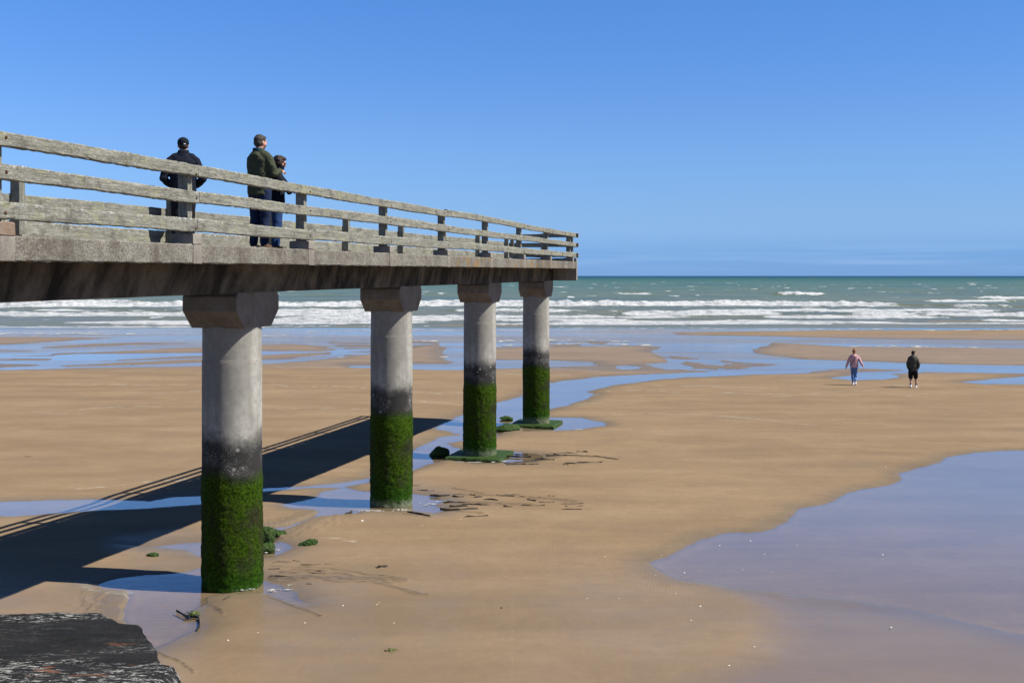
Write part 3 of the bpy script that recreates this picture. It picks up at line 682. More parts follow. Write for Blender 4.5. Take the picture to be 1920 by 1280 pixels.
def sub_box(x0, x1, y0, y1, z0f, z1f, seg, mat, name, parent, jit=0.0, bev=.0, seed=0, ycuts=1, zcuts=1):
    """a long member along x with a chamfered, slightly worn rectangular section; z0f, z1f may be functions of x"""
    rr = np.random.default_rng(seed)
    n = max(1, int(round((x1 - x0) / seg))); V = []; Fc = []
    # ring of the section, chamfered corners, cut along each side
    b = bev
    def ring(y0, y1, z0, z1):
        pts = []
        cs = [((y0 + b, z0), (y1 - b, z0), ycuts), ((y1, z0 + b), (y1, z1 - b), zcuts), ((y1 - b, z1), (y0 + b, z1), ycuts), ((y0, z1 - b), (y0, z0 + b), zcuts)]
        for a, c, k in cs:
            for i in range(k + 1): pts.append((a[0] + (c[0] - a[0]) * i / k, a[1] + (c[1] - a[1]) * i / k))
        return pts
    m = None
    low = rr.normal(0, 1, (n + 1, 2)) ; low = (low + np.roll(low, 1, 0) + np.roll(low, -1, 0)) / 3
    for i in range(n + 1):
        x = x0 + (x1 - x0) * i / n
        r = ring(y0, y1, z0f(x) if callable(z0f) else z0f, z1f(x) if callable(z1f) else z1f); m = len(r)
        for (y, z) in r:
            j = rr.normal(0, 1, 2) * jit
            V.append((x, y + j[0] * .5 + low[i, 0] * jit * .6, z + j[1] + low[i, 1] * jit * .8))
    for i in range(n):
        for k in range(m):
            a = i * m + k; c = i * m + (k + 1) % m
            Fc.append((a, c, c + m, a + m))
    Fc.append(tuple(range(m - 1, -1, -1))); Fc.append(tuple(n * m + k for k in range(m)))
    return mesh_obj(name, V, Fc, mat, parent)

def place(o, origin):
    """move a part's origin to a point of its parent without moving its shape"""
    o.data.transform(Matrix.Translation(-Vector(origin))); o.location = Vector(origin); return o

zt = zdeck
# deck slab, its pebbly edges, the beam under it and the head beam at the end
deck = sub_box(S_START, S_END, -T_N + .10, -T_F - .10, lambda x: zt(x) - .235, lambda x: zt(x) - .012, 1.2, M['slab'], 'deck_slab', pier, .001, .01, 1)
S_K = [S_START] + [S1 + .2 + k * 7.07 - 3.535 for k in range(-2, 3)] + [S_END]
for side, (y0, y1) in enumerate(((-T_N, -T_N + .10), (-T_F - .10, -T_F))):
    kb = sub_box(S_START, S_END + .001, y0, y1, lambda x: zt(x) - .25, zt, .09, M['kerb'], 'deck_edge', pier, .0035, .016, 2 + side, 1, 3)
bm_ = sub_box(S_START, S_END - .02, -T_AX - .46, -T_AX + .46, lambda x: 4.668 + RISE * (x * CT + 2.1), lambda x: zt(x) - .236, .5, M['beam'], 'beam', pier, .0015, .012, 5, 2, 2)
for (a, b_) in ((-T_N - .012, -T_F + .012),):
    hb = sub_box(S_END + .004, S_END + .20, a, b_, zt(S_END) - .67, zt(S_END) + .12, .1, M['block'], 'end_beam', pier, .002, .012, 9, 12, 5)

# pillars
def pillar_mesh(zb, ztop, R, seed):
    nz = int((ztop - zb) / .025); na = 112
    z = np.linspace(zb, ztop, nz); a = np.linspace(0, 2 * np.pi, na, endpoint=False)
    Z, A = np.meshgrid(z, a, indexing='ij')
    ax = A * R
    n = fbm(ax / .05 + 40, Z / .05, seed, 3); n[:, -1] = n[:, 0]
    big = fbm(np.cos(A) * 2.3 + 9 + Z * .6, np.sin(A) * 2.3 + 5 + Z * .3, seed + 4, 3)
    alg = 1 - sstep(1.75, 2.0, Z + .25 * big)
    r = R + .004 * big * .5 + alg * (.012 + .012 * n + .012 * fbm(ax / .16 + 7, Z / .16, seed + 2, 2) + .02 * big) + .0015 * n
    r = r + np.where(Z < 3.66, .006, 0.0)
    V = np.stack([r * np.cos(A), r * np.sin(A), Z], -1).reshape(-1, 3)
    Fc = [(i * na + k, i * na + (k + 1) % na, (i + 1) * na + (k + 1) % na, (i + 1) * na + k) for i in range(nz - 1) for k in range(na)]
    Fc.append(tuple((nz - 1) * na + k for k in range(na)))
    return V, Fc
def prism(profile, y0, y1, nsub=6, jit=.0, seed=0):
    """profile: (x,z) loop extruded along y"""
    rr = np.random.default_rng(seed); V = []; Fc = []; m = len(profile)
    for j in range(nsub + 1):
        y = y0 + (y1 - y0) * j / nsub
        for x, z in profile:
            d = rr.normal(0, jit, 2) if jit else (0, 0)
            V.append((x + d[0], y, z + d[1]))
    for j in range(nsub):
        for k in range(m):
            a = j * m + k; c = j * m + (k + 1) % m
            Fc.append((a, a + m, c + m, c))
    Fc.append(tuple(range(m))); Fc.append(tuple(nsub * m + k for k in range(m - 1, -1, -1)))
    return V, Fc
PILLAR_LABELS = ['nearest and thickest looking pillar', 'second pillar', 'third pillar on a square footing', 'last pillar at the seaward end']
for k in range(-1, 4):
    s = S1 + BAY * k; w = pw(s, T_AX); gb = float(base(w.y))
    cap_top = 4.668 + RISE * (s * CT + 2.1) + .012; cap_bot = 4.118 + RISE * (s * CT + 2.1)
    V, Fc = pillar_mesh(-.7, cap_bot + .02, .46, 70 + k * 11)
    p = mesh_obj('pillar', V, Fc, M['pillar'], pier, True); p.location = loc(s, T_AX, 0)
    hl, hb_, bz = .70, .44, cap_bot + .27
    prof = [(-hb_, cap_bot), (hb_, cap_bot), (hl, bz), (hl, cap_top - .07), (hl - .06, cap_top), (-hl + .06, cap_top), (-hl, cap_top - .07), (-hl, bz)]
    V, Fc = prism(prof, -.464, .464, 6, .002, 5 + k)
    c = mesh_obj('capital', V, Fc, M['cap'], p)
    bv = c.modifiers.new('bevel', 'BEVEL'); bv.width = .012; bv.segments = 2; bv.limit_method = 'ANGLE'
    if k >= 2:
        fz = gb
        V = []; Fc = []; n = 26; rr = np.random.default_rng(k)
        side = .80
        for lay, (zz, gr) in enumerate(((fz - .25, 0), (fz + .035, .0), (fz + .075, -.015), (fz + .08, -.04))):
            for q in range(4 * n):
                e, f = divmod(q, n); f /= n
                cx, cy = [(-1 + 2 * f, -1), (1, -1 + 2 * f), (1 - 2 * f, 1), (-1, 1 - 2 * f)][e]
                V.append(((side + gr) * cx + rr.normal(0, .006), (side + gr) * cy + rr.normal(0, .006), zz + rr.normal(0, .004)))
        m = 4 * n
        for lay in range(3):
            for q in range(m): a = lay * m + q; b2 = lay * m + (q + 1) % m; Fc.append((a, b2, b2 + m, a + m))
        Fc.append(tuple(3 * m + q for q in range(m)))
        mesh_obj('footing_slab', V, Fc, M['moss'], p)

# railings: posts on concrete blocks, three rows of long planks outside the posts
POST_S = [-6.0, -2.4, 1.2, 5.2, 8.77, 12.2] + [S1 + .2 + 3.535 * k for k in range(0, 6)] + [36.85]
bolt_V, bolt_F = [], []
def post(s, t_out, inward, seed):
    """t_out: face of the kerb; inward: -1 for the right-hand side, +1 for the left-hand side"""
    z0 = zt(s); rr = np.random.default_rng(seed)
    yo = -t_out
    sg = -inward     # direction in local y from the outer face inwards
    a, b_ = sorted((yo + sg * .105, yo + sg * .245))
    o = sub_box(-.052, .052, a - yo, b_ - yo, .125, 1.005 + rr.normal(0, .006), .104, M['wood_post'], 'post', pier, .002, .006, seed, 2, 8)
    o.location = (s, yo, z0)
    a, b_ = sorted((0 - sg * .006, sg * .33))
    blk = sub_box(-.105, .105, a, b_, -.248 if False else -.004, .132, .07, M['block_rust' if (7.5 < s < 9.5 and t_out == T_N) else 'block'], 'post_block', o, .002, .012, seed + 1, 3, 2)
    rib = sub_box(-.10, .10, *sorted((-sg * .005, sg * .05)), -.249, -.006, .1, M['block'], 'edge_rib', o, .0012, .004, seed + 2, 1, 2)
    return o
m_post = M['wood'].copy(); m_post.name = 'weathered_post_timber'
for n in m_post.node_tree.nodes:      # grain of the posts runs upright
    if n.type == 'TEX_COORD':
        mp = m_post.node_tree.nodes.new('ShaderNodeMapping'); mp.inputs['Rotation'].default_value = (0, math.pi / 2, 0)
        outs = [l for l in m_post.node_tree.links if l.from_node == n]
        tos = [l.to_socket for l in outs]; sk = outs[0].from_socket if outs else None
        if sk is not None:
            m_post.node_tree.links.new(sk, mp.inputs[0])
            for q in tos: m_post.node_tree.links.new(mp.outputs[0], q)
M['wood_post'] = m_post
POST_F = [-6.0, -2.4, 1.2, 4.8, 8.3, 11.82] + [S1 + .03 + 3.535 * k for k in range(0, 6)] + [36.7]
for i, s in enumerate(POST_S): post(s, T_N, -1, 100 + i * 7)
for i, s in enumerate(POST_F): post(s, T_F, 1, 300 + i * 7)
RAILS = [(.160, .322), (.535, .682), (.876, 1.022)]
JOINTS = {0: [-6.0, 5.2, 12.23, S1 + .2 + .18, S1 + .2 + 7.07 + .12, S1 + .2 + 14.14 + .05, S_END + .13],
          1: [-6.0, 1.2, 12.28, S1 + .2 + 3.6, S1 + .2 + 7.12, S1 + .2 + 14.1, S_END + .13],
          2: [-6.0, 5.2, 12.25, S1 + .2 + 7.02, S1 + .2 + 14.2, S_END + .06]}
JOINTS_F = [-6.0, 1.2, 8.95, S1 + .2, S1 + .2 + 7.07, S1 + .2 + 14.14, S_END + .06]
def plank(p0, p1, h, th, seed, parent):
    """plank from p0 to p1 (points of its bottom outer edge in pier space), local x along it"""
    d = p1 - p0; L = d.length
    rr = np.random.default_rng(seed)
    sag = rr.normal(0, .010); ph = rr.uniform(0, 6)
    V0 = sub_box(0, L, 0, th, lambda x: sag * math.sin(math.pi * x / L) - h / 2 + .004 * math.sin(x * 2.1 + ph), lambda x: sag * math.sin(math.pi * x / L) + h / 2 + .005 * math.sin(x * 1.7 + ph), .07, M['wood'], 'rail', parent, .0026, .010, seed, 2, 4)
    xa = d.normalized(); ya = Vector((0, 0, 1)).cross(xa).normalized(); za = xa.cross(ya)
    mt = Matrix((xa, ya, za)).transposed().to_4x4(); mt.translation = p0 + Vector((0, 0, h / 2))
    V0.matrix_local = mt
    return V0
sd = 500
for side in (0, 1):
    for r, (a, b_) in enumerate(RAILS):
        js = JOINTS[r] if side == 0 else JOINTS_F
        for i in range(len(js) - 1):
            sd += 1; rr = np.random.default_rng(sd)
            s0, s1_ = js[i] + .004, js[i + 1] - .004
            y = -T_N + .016 if side == 0 else -T_F - .100
            dz0, dz1 = rr.normal(0, .008, 2)
            if side == 1 and r == 0: a, b_ = .100, .312
            pl = plank(Vector((s0, y, zt(s0) + a + dz0)), Vector((s1_, y, zt(s1_) + a + dz1)), b_ - a, .086 if side == 0 else .05, sd, pier)
            # a rusty bolt head by each post the plank passes
            for ps in (POST_S if side == 0 else POST_F):
                if s0 < ps < s1_:
                    bv_ = []; 
                    yb = -.012 if side == 0 else .098
                    V = []; Fc = []; nn = 7
                    for rad, dy in ((.017, .0), (.016, -.008), (.008, -.012)):
                        for q in range(nn): V.append((rad * math.cos(q * 6.283 / nn), (dy if side == 0 else -dy), rad * math.sin(q * 6.283 / nn)))
                    for l in range(2):
                        for q in range(nn): Fc.append((l * nn + q, l * nn + (q + 1) % nn, (l + 1) * nn + (q + 1) % nn, (l + 1) * nn + q))
                    Fc.append(tuple(2 * nn + q for q in range(nn)))
                    if ps > 7:
                        bo = mesh_obj('bolt', V, Fc, M['rust'], pl); bo.location = (ps - s0 + rr.normal(0, .012), .0 if side == 0 else .05, rr.normal(0, .02))
# the railing across the end
ZE = zt(S_END)
for r, (a, b_) in enumerate(RAILS):
    for (ya, yb) in ((-T_N - .06, -T_AX), (-T_AX + .01, -T_F + .02)):
        sd += 1
        plank(Vector((S_END + .20, ya, ZE + a - .01)), Vector((S_END + .20, yb, ZE + a + .01)), b_ - a, .08, sd, pier)
for t in (-7.50, -8.55, -9.68):
    o = sub_box(-.05, .05, -.06, .06, .12, 1.0, .1, M['wood_post'], 'post', pier, .002, .006, 900 + int(-t * 10), 2, 8)
    o.location = (S_END + .055, -t, ZE)

# ------------------------------------------------------------------ tarred wall top in the foreground
wall = empty('sea_wall', (-2.6, 3.6, 3.3))
tag(wall, 'black tarred sea wall top with white flecks and rust patches', 'sea wall')
def top_pt(x, y, z=3.3):
    Y = (CAM_H - z) * F / (y - HOR); return ((x - 960) / F * Y, Y)
outl = [(-700, 1158), (-300, 1154), (0, 1151), (60, 1149), (120, 1148), (186, 1145), (204, 1156), (219, 1166), (258, 1169), (272, 1185), (284, 1208), (297, 1234), (308, 1242), (346, 1249), (364, 1260), (386, 1284), (420, 1330), (470, 1420), (600, 1600)]
pl_ = [top_pt(*p) for p in outl]
pl_ = [(-9.0, pl_[0][1])] + pl_ + [(1.6, .2), (2.6, -2.5), (-9.0, -2.5)]
dense = []
for i in range(len(pl_)):
    a = Vector(pl_[i]); b_ = Vector(pl_[(i + 1) % len(pl_)]); L = (b_ - a).length
    near = (a.x > -4 and a.y > 2.6 and b_.y > 2.6)
    n = max(1, int(L / (.018 if near else .4)))
    for k in range(n):
        q = a.lerp(b_, k / n)
        if near:
            q = q + Vector((.020 * float(fbm(q.x / .09, q.y / .09, 5, 4)), .022 * float(fbm(q.x / .07, q.y / .07, 9, 4))))
        dense.append((q.x, q.y))
nv = len(dense)
from mathutils.geometry import delaunay_2d_cdt
inner = []
pv = [Vector(p) for p in dense]
def inside(x, y):
    c = False; j = nv - 1
    for i in range(nv):
        if (dense[i][1] > y) != (dense[j][1] > y) and x < (dense[j][0] - dense[i][0]) * (y - dense[i][1]) / (dense[j][1] - dense[i][1] + 1e-12) + dense[i][0]: c = not c
        j = i
    return c
for x in np.arange(-3.2, -.9, .026):
    for y in np.arange(3.4, 5.5, .026):
        qx, qy = x + random.uniform(-.006, .006), y + random.uniform(-.006, .006)
        if inside(qx, qy) and inside(qx + .012, qy) and inside(qx, qy + .012): inner.append(Vector((qx, qy)))
verts2, edges2, faces2, *_r = delaunay_2d_cdt(pv + inner, [], [list(range(nv))], 1, 1e-5)
VX = np.array([v.x for v in verts2]); VY = np.array([v.y for v in verts2])
hzw = 3.295 + .009 * fbm(VX / .35, VY / .12, 77, 4) + .005 * fbm(VX / .06, VY / .04, 78, 3)
hzw += .008 * sstep(-2.16, -2.28, VX) * sstep(5.30, 5.36, VY + .05 * fbm(VX / .1, VY / .1, 79, 2)) * (VY > 5.2)
hzw -= .10 * sstep(-1.50, -1.42, VX + .04 * fbm(VX / .08, VY / .08, 80, 3)) * sstep(4.8, 4.68, VY)
V = [(x, y, z) for x, y, z in zip(VX, VY, hzw)]
Fc = [tuple(f) for f in faces2]
lo = len(V)
for i in range(nv): V.append((dense[i][0] + .004, dense[i][1], 2.95))
cnt = {}
for f in Fc:
    for i in range(len(f)):
        e = (f[i], f[(i + 1) % len(f)]); cnt[e] = 1
bidx = {}
for i in range(nv):
    j = (i + 1) % nv
    if (i, j) in cnt: Fc.append((j, i, lo + i, lo + j))
    elif (j, i) in cnt: Fc.append((i, j, lo + j, lo + i))
cop = mesh_obj('coping', [(a - wall.location.x, b_ - wall.location.y, c - wall.location.z) for a, b_, c in V], Fc, M['tar'], wall)
body = []
bo = [(x + (.05 if x > -8 else 0), y + .03) for x, y in pl_]
mm = len(pl_); V = []
for zz, gr in ((2.96, -.03), (1.2, .02), (-1.2, .12)):
    for x, y in pl_:
        cx, cy = -3.5, 1.2; d = Vector((x - cx, y - cy)); d = d * (1 + gr / max(.1, d.length)); V.append((cx + d.x - wall.location.x, cy + d.y - wall.location.y, zz - wall.location.z))
Fc = [tuple(range(mm))] + [(l * mm + (k + 1) % mm, l * mm + k, (l + 1) * mm + k, (l + 1) * mm + (k + 1) % mm) for l in range(2) for k in range(mm)]
mesh_obj('wall_body', V, Fc, M['wall'], wall)

# ------------------------------------------------------------------ people
def ico(bm, c, r, rot=None, sub=2):
    m = Matrix.Translation(Vector(c)) @ (rot.to_matrix().to_4x4() if rot is not None else Matrix.Identity(4)) @ Matrix.Diagonal((*r, 1))
    bmesh.ops.create_icosphere(bm, subdivisions=sub, radius=1.0, matrix=m)
def tube(bm, pts, n=14):
    """tapered limb through (point, radius[, depth factor])"""
    P = [Vector(p[0]) for p in pts]; rings = []
    for i, p in enumerate(pts):
        d = (P[min(i + 1, len(P) - 1)] - P[max(i - 1, 0)]).normalized()
        x = d.orthogonal().normalized() if abs(d.x) > .95 else Vector((1, 0, 0)).cross(d).normalized(); y = d.cross(x)
        rings.append([bm.verts.new(P[i] + x * (p[1] * math.cos(6.28319 * k / n)) + y * (p[1] * math.sin(6.28319 * k / n))) for k in range(n)])
    for a, b in zip(rings, rings[1:]):
        for k in range(n): bm.faces.new((a[k], a[(k + 1) % n], b[(k + 1) % n], b[k]))
    bm.faces.new(rings[0][::-1]); bm.faces.new(rings[-1])
    for p in pts: ico(bm, p[0], (p[1],) * 3)
def loft(bm, rings, n=28):
    """torso rings (x, y, z, rx, ry)"""
    R = []
    for x, y, z, rx, ry in rings:
        R.append([bm.verts.new((x + rx * math.copysign(abs(math.cos(a)) ** .85, math.cos(a)), y + ry * math.copysign(abs(math.sin(a)) ** .85, math.sin(a)), z)) for a in [6.28319 * k / n for k in range(n)]])
    for a, b in zip(R, R[1:]):
        for k in range(n): bm.faces.new((a[k], a[(k + 1) % n], b[(k + 1) % n], b[k]))
    bm.faces.new(R[0][::-1]); bm.faces.new(R[-1])
def skin_over(name, fill, mat, parent, voxel=.009, smooth=4, folds=0.0, seed=1):
    """one continuous surface grown over the overlapping forms that fill() lays down"""
    bm = bmesh.new(); fill(bm); bmesh.ops.recalc_face_normals(bm, faces=bm.faces)
    me = bpy.data.meshes.new('tmp'); bm.to_mesh(me); bm.free()
    o = bpy.data.objects.new('tmp', me); COL.objects.link(o)
    r = o.modifiers.new('r', 'REMESH'); r.mode = 'VOXEL'; r.voxel_size = voxel; r.adaptivity = 0
    if smooth: s = o.modifiers.new('s', 'SMOOTH'); s.iterations = smooth; s.factor = .5
    bpy.context.view_layer.update()
    out = bpy.data.meshes.new_from_object(o.evaluated_get(bpy.context.evaluated_depsgraph_get()))
    bpy.data.objects.remove(o); bpy.data.meshes.remove(me)
    n = len(out.vertices)
    if folds and n:
        co = np.empty(n * 3, np.float32); out.vertices.foreach_get('co', co); co = co.reshape(-1, 3)
        nr = np.empty(n * 3, np.float32); out.vertices.foreach_get('normal', nr); nr = nr.reshape(-1, 3)
        f = fbm((co[:, 0] + co[:, 1] * .7) / .11 + 3, co[:, 2] / .07 + co[:, 1] / .15, seed, 3) + .6 * fbm(co[:, 0] / .05 + 9, co[:, 2] / .09 + co[:, 1] / .05, seed + 3, 2)
        co = co + nr * (f * folds)[:, None]
        out.vertices.foreach_set('co', co.astype(np.float32).ravel()); out.update()
    out.polygons.foreach_set('use_smooth', [True] * len(out.polygons))
    out.materials.clear(); out.materials.append(mat); out.name = name
    return link(bpy.data.objects.new(name, out), parent)
def V3(*a): return Vector(a)
def hand(bm, wrist, direc, palm_n, side, curl=.5):
    d = Vector(direc).normalized(); n = Vector(palm_n); n = (n - d * n.dot(d)).normalized(); x = d.cross(n).normalized() * side
    w = Vector(wrist)
    for i in range(4):
        o = (i - 1.5) * .019
        k0 = w + d * .02 + x * o * .8; k1 = w + d * .085 + x * o
        tube(bm, [(k0, .0135), (k1, .0115)], 8)
        L = (.040, .046, .043, .034)[i]
        k2 = k1 + (d * math.cos(curl * .7) + n * math.sin(curl * .7)) * L
        k3 = k2 + (d * math.cos(curl * 1.7) + n * math.sin(curl * 1.7)) * L * .85
        tube(bm, [(k1, .0095), (k2, .0085), (k3, .0070)], 8)
    t0 = w + d * .025 - x * .028; t1 = t0 + (d * .7 - x * .6 + n * .3).normalized() * .038; t2 = t1 + (d * .9 - x * .15 + n * .4).normalized() * .030
    tube(bm, [(t0, .013), (t1, .0105), (t2, .008)], 8)
def head_m(p):
    h = p['head']
    return Matrix.Translation(Vector(h.get('at', (0, .012, 1.56)))) @ Matrix.Rotation(h.get('yaw', 0), 4, 'Z') @ Matrix.Rotation(h.get('tilt', 0), 4, 'X') @ Matrix.Rotation(h.get('roll', 0), 4, 'Y')
def head_forms(bm, M4):
    def e(c, r, rx=0): ico(bm, M4 @ Vector(c), r, (M4.to_3x3() @ Matrix.Rotation(rx, 3, 'X')).to_quaternion(), 3)
    e((0, -.008, .095), (.074, .094, .092)); e((0, .022, .045), (.062, .070, .075)); e((0, .052, .005), (.040, .036, .032))
    e((0, .092, .052), (.013, .020, .022), .3); e((0, .085, .070), (.009, .012, .024)); e((0, .084, .014), (.024, .010, .007)); e((0, .086, .004), (.020, .009, .007))
    e((0, .078, .092), (.050, .018, .012))
    for s in (-1, 1):
        e((s * .030, .074, .076), (.015, .012, .011)); e((s * .076, -.006, .060), (.010, .020, .030), .2); e((s * .045, .048, .045), (.026, .03, .03))
def body_forms(bm, p):
    loft(bm, [(0, 0, .80, .10, .08), (0, 0, .90, .155, .10), (0, .005, 1.02, .135, .092), (0, .008, 1.16, .145, .098), (0, .005, 1.30, .150, .100), (0, -.005, 1.38, .130, .08), (0, -.012, 1.44, .075, .06), (0, -.008, 1.49, .058, .055)])
    hm = head_m(p)
    tube(bm, [((0, -.012, 1.42), .062), (tuple(hm @ Vector((0, -.012, -.03))), .056), (tuple(hm @ Vector((0, -.008, .04))), .054)])
    head_forms(bm, hm)
    for side, k in ((-1, 'L'), (1, 'R')):
        a = p['arm' + k]; s, e, w = [Vector(q) for q in a[:3]]
        tube(bm, [((s.x * .5, s.y, s.z - .03), .05), (s + Vector((0, 0, -.02)), .044), (s.lerp(e, .5), .044), (e, .038), (e.lerp(w, .35), .038), (w, .026)])
        hd = Vector(a[3]) if len(a) > 3 else (w - e)
        hand(bm, w, hd, a[4] if len(a) > 4 else (-side, .2, 0), side, p.get('curl', .5))
        l = p['leg' + k]; h, kn, an, toe = [Vector(q) for q in l]
        tube(bm, [(h, .088), (h.lerp(kn, .5), .072), (kn, .054), (kn.lerp(an, .35), .053), (an, .036)])
        tube(bm, [(an + Vector((0, 0, -.035)), .036), (an.lerp(toe, .6) + Vector((0, 0, -.02)), .034), (toe, .026)])
def trousers(bm, p, to=1.0, r=1.0, top=1.03, cuff=.05):
    loft(bm, [(0, 0, .80, .13, .11), (0, -.006, .88, .180, .132), (0, -.002, .96, .172, .122), (0, .003, top, .156, .112)])
    for k in 'LR':
        h, kn, an, toe = [Vector(q) for q in p['leg' + k]]
        pts = [(h, .103 * r), (h.lerp(kn, .5), .090 * r), (kn, .073 * r)]
        if to > .99: pts += [(kn.lerp(an, .35), .072 * r), (an + Vector((0, 0, cuff - .03)), .060 * r)]
        else: pts = [(h, .105 * r), (h.lerp(kn, .5), .100 * r), (h.lerp(kn, to + .42 if to < .56 else .98), .092 * r)]
        tube(bm, pts, 18)
def jacket(bm, p, hem=.86, r=1.0, sleeve=1.06, collar=0.0, hood=False):
    loft(bm, [(0, 0, hem, .185 * r, .142 * r), (0, .0, hem + .10, .182 * r, .138 * r), (0, .003, 1.10, .176 * r, .132 * r), (0, .003, 1.25, .188 * r, .136 * r), (0, -.006, 1.36, .186 * r, .124 * r), (0, -.014, 1.43, .135 * r, .098), (0, -.012, 1.49, .080, .074)])
    for s, k in ((-1, 'L'), (1, 'R')):
        a = p['arm' + k]; sh, e, w = [Vector(q) for q in a[:3]]
        w = e.lerp(w, sleeve - .06)
        tube(bm, [((s * .045, -.014, 1.465), .062), (sh.lerp(Vector((s * .045, -.014, 1.465)), .5), .066 * r), (sh + Vector((-s * .012, 0, -.018)), .068 * r), (sh.lerp(e, .5) + Vector((-s * .008, 0, 0)), .068 * r), (e, .060 * r), (e.lerp(w, .5), .054 * r), (w, .045)], 18)
    if collar: loft(bm, [(0, -.012, 1.45, .095, .088), (0, -.006, 1.49, .084, .082), (0, .0, 1.49 + collar, .082, .088)])
    if hood:
        for x in (-.085, -.05, 0, .05, .085): ico(bm, (x, -.085 + abs(x) * .55, 1.455 - abs(x) * .12), (.058, .050, .046), None, 3)
        ico(bm, (0, -.105, 1.42), (.095, .05, .06), None, 3)
        for s in (-1, 1): tube(bm, [((s * .09, -.04, 1.47), .04), ((s * .085, .03, 1.47), .034), ((s * .04, .085, 1.44), .026)])
def shoes(bm, p, k, boot=.0):
    h, kn, an, toe = [Vector(q) for q in p['leg' + k]]
    tube(bm, [(an + Vector((0, 0, .02 + boot)), .050), (an + Vector((0, 0, -.035)), .050), (an.lerp(toe, .55) + Vector((0, 0, -.022)), .047), (toe + Vector((0, 0, .002)), .036)], 14)
    d = toe - an; d.z = 0; d = d.normalized()
    tube(bm, [(an - d * .045 + Vector((0, 0, -.052)), .034), (an.lerp(toe, .6) + Vector((0, 0, -.040)), .040), (toe + Vector((0, 0, -.012)), .032)], 12)
def person(label, loc3, rz, scale, p, parts):
    o = skin_over('person', lambda bm: body_forms(bm, p), M['skin'], None, .0075, 3)
    tag(o, label, 'person'); o.location = loc3; o.rotation_euler.z = rz; o.scale = (scale,) * 3
    for q in parts: skin_over(q[0], q[1], M[q[2]], o, q[3] if len(q) > 3 else .010, q[4] if len(q) > 4 else 4, q[5] if len(q) > 5 else 0.0, q[6] if len(q) > 6 else 5)
    return o
def forms_in_head(p, items):
    hm = head_m(p)
    def f(bm):
        for c, r, *rx in items: ico(bm, hm @ Vector(c), r, (hm.to_3x3() @ Matrix.Rotation(rx[0] if rx else 0, 3, 'X')).to_quaternion(), 3)
    return f
SHORT_HAIR = [((0, -.020, .105), (.080, .096, .092)), ((0, -.045, .065), (.076, .064, .075)), ((0, .030, .152), (.060, .050, .032))]
STAND = dict(legL=[(-.095, 0, .90), (-.10, .015, .49), (-.105, -.02, .095), (-.125, .15, .035)], legR=[(.095, 0, .90), (.10, .015, .49), (.105, -.02, .095), (.125, .15, .035)])

def on_deck(x, Y):
    X = (x - 960) / F * Y; s = X * ST + Y * CT
    return (X, Y, zt(s) - .012)
# man in the navy cap by the far rail
pA = dict(STAND, armL=[(-.195, -.01, 1.405), (-.292, -.03, 1.11), (-.20, .185, 1.02), (.5, .8, -.2), (.4, 0, .2)], armR=[(.195, -.01, 1.405), (.292, -.03, 1.11), (.20, .185, 1.02), (-.5, .8, -.2), (-.4, 0, .2)], head=dict(yaw=.0, tilt=-.05))
A = person('man in navy cap and dark jacket standing alone on the pier', on_deck(343.5, 16.95), .30, 1.025, pA, [
    ('jacket', lambda bm: jacket(bm, pA, .84, 1.10, 1.04, .065), 'navy', .010, 5, .010, 3),
    ('trousers', lambda bm: trousers(bm, pA), 'black', .010, 4, .006),
    ('shoe', lambda bm: shoes(bm, pA, 'L'), 'black'), ('shoe', lambda bm: shoes(bm, pA, 'R'), 'black'),
    ('hair', forms_in_head(pA, [((0, -.022, .075), (.077, .082, .060)), ((0, -.05, .045), (.068, .05, .045))]), 'hair_dark', .008, 2, .003)])
def cap_forms(bm):
    hm = head_m(pA)
    ico(bm, hm @ Vector((0, -.008, .118)), (.088, .108, .078), hm.to_quaternion(), 3)
    ico(bm, hm @ Vector((0, -.012, .095)), (.089, .108, .045), hm.to_quaternion(), 3)
    ico(bm, hm @ Vector((0, .125, .098)), (.068, .075, .011), (hm.to_3x3() @ Matrix.Rotation(-.2, 3, 'X')).to_quaternion(), 3)
    ico(bm, hm @ Vector((0, -.008, .197)), (.010, .010, .006), None, 2)
cp = skin_over('cap', cap_forms, M['navy'], A, .007, 3)
cs_ = skin_over('cap_strap', lambda bm: tube(bm, [(tuple(head_m(pA) @ Vector((.012, -.119, .072))), .006), (tuple(head_m(pA) @ Vector((.034, -.113, .074))), .006)], 8), M['white'], A, .003, 1)

# tall man in the olive jacket, turned to the woman beside him
pB = dict(STAND, armL=[(-.18, 0, 1.405), (-.24, .06, 1.14), (-.02, .27, 1.17), (1, .4, .1), (0, 0, -1)], armR=[(.18, 0, 1.405), (.245, .035, 1.145), (.165, .265, 1.215), (-.1, 1, .1), (-.6, 0, -.8)], head=dict(yaw=-.22, tilt=-.10))
B = person('tall man in olive hooded jacket leaning close to a woman', on_deck(487, 16.95), -.50, 1.05, pB, [
    ('jacket', lambda bm: jacket(bm, pB, .83, 1.02, 1.02, 0, True), 'olive', .010, 4, .012, 8),
    ('collar_lining', lambda bm: loft(bm, [(0, -.012, 1.44, .085, .080), (-.01, -.022, 1.50, .080, .082), (-.012, -.024, 1.545, .076, .080)]), 'teal', .010, 3, .004),
    ('jeans', lambda bm: trousers(bm, pB, 1.0, 1.05), 'denim', .010, 4, .008, 12),
    ('shoe', lambda bm: shoes(bm, pB, 'L', .03), 'brown'), ('shoe', lambda bm: shoes(bm, pB, 'R', .03), 'brown'),
    ('hair', forms_in_head(pB, SHORT_HAIR), 'hair_grey', .007, 2, .004)])

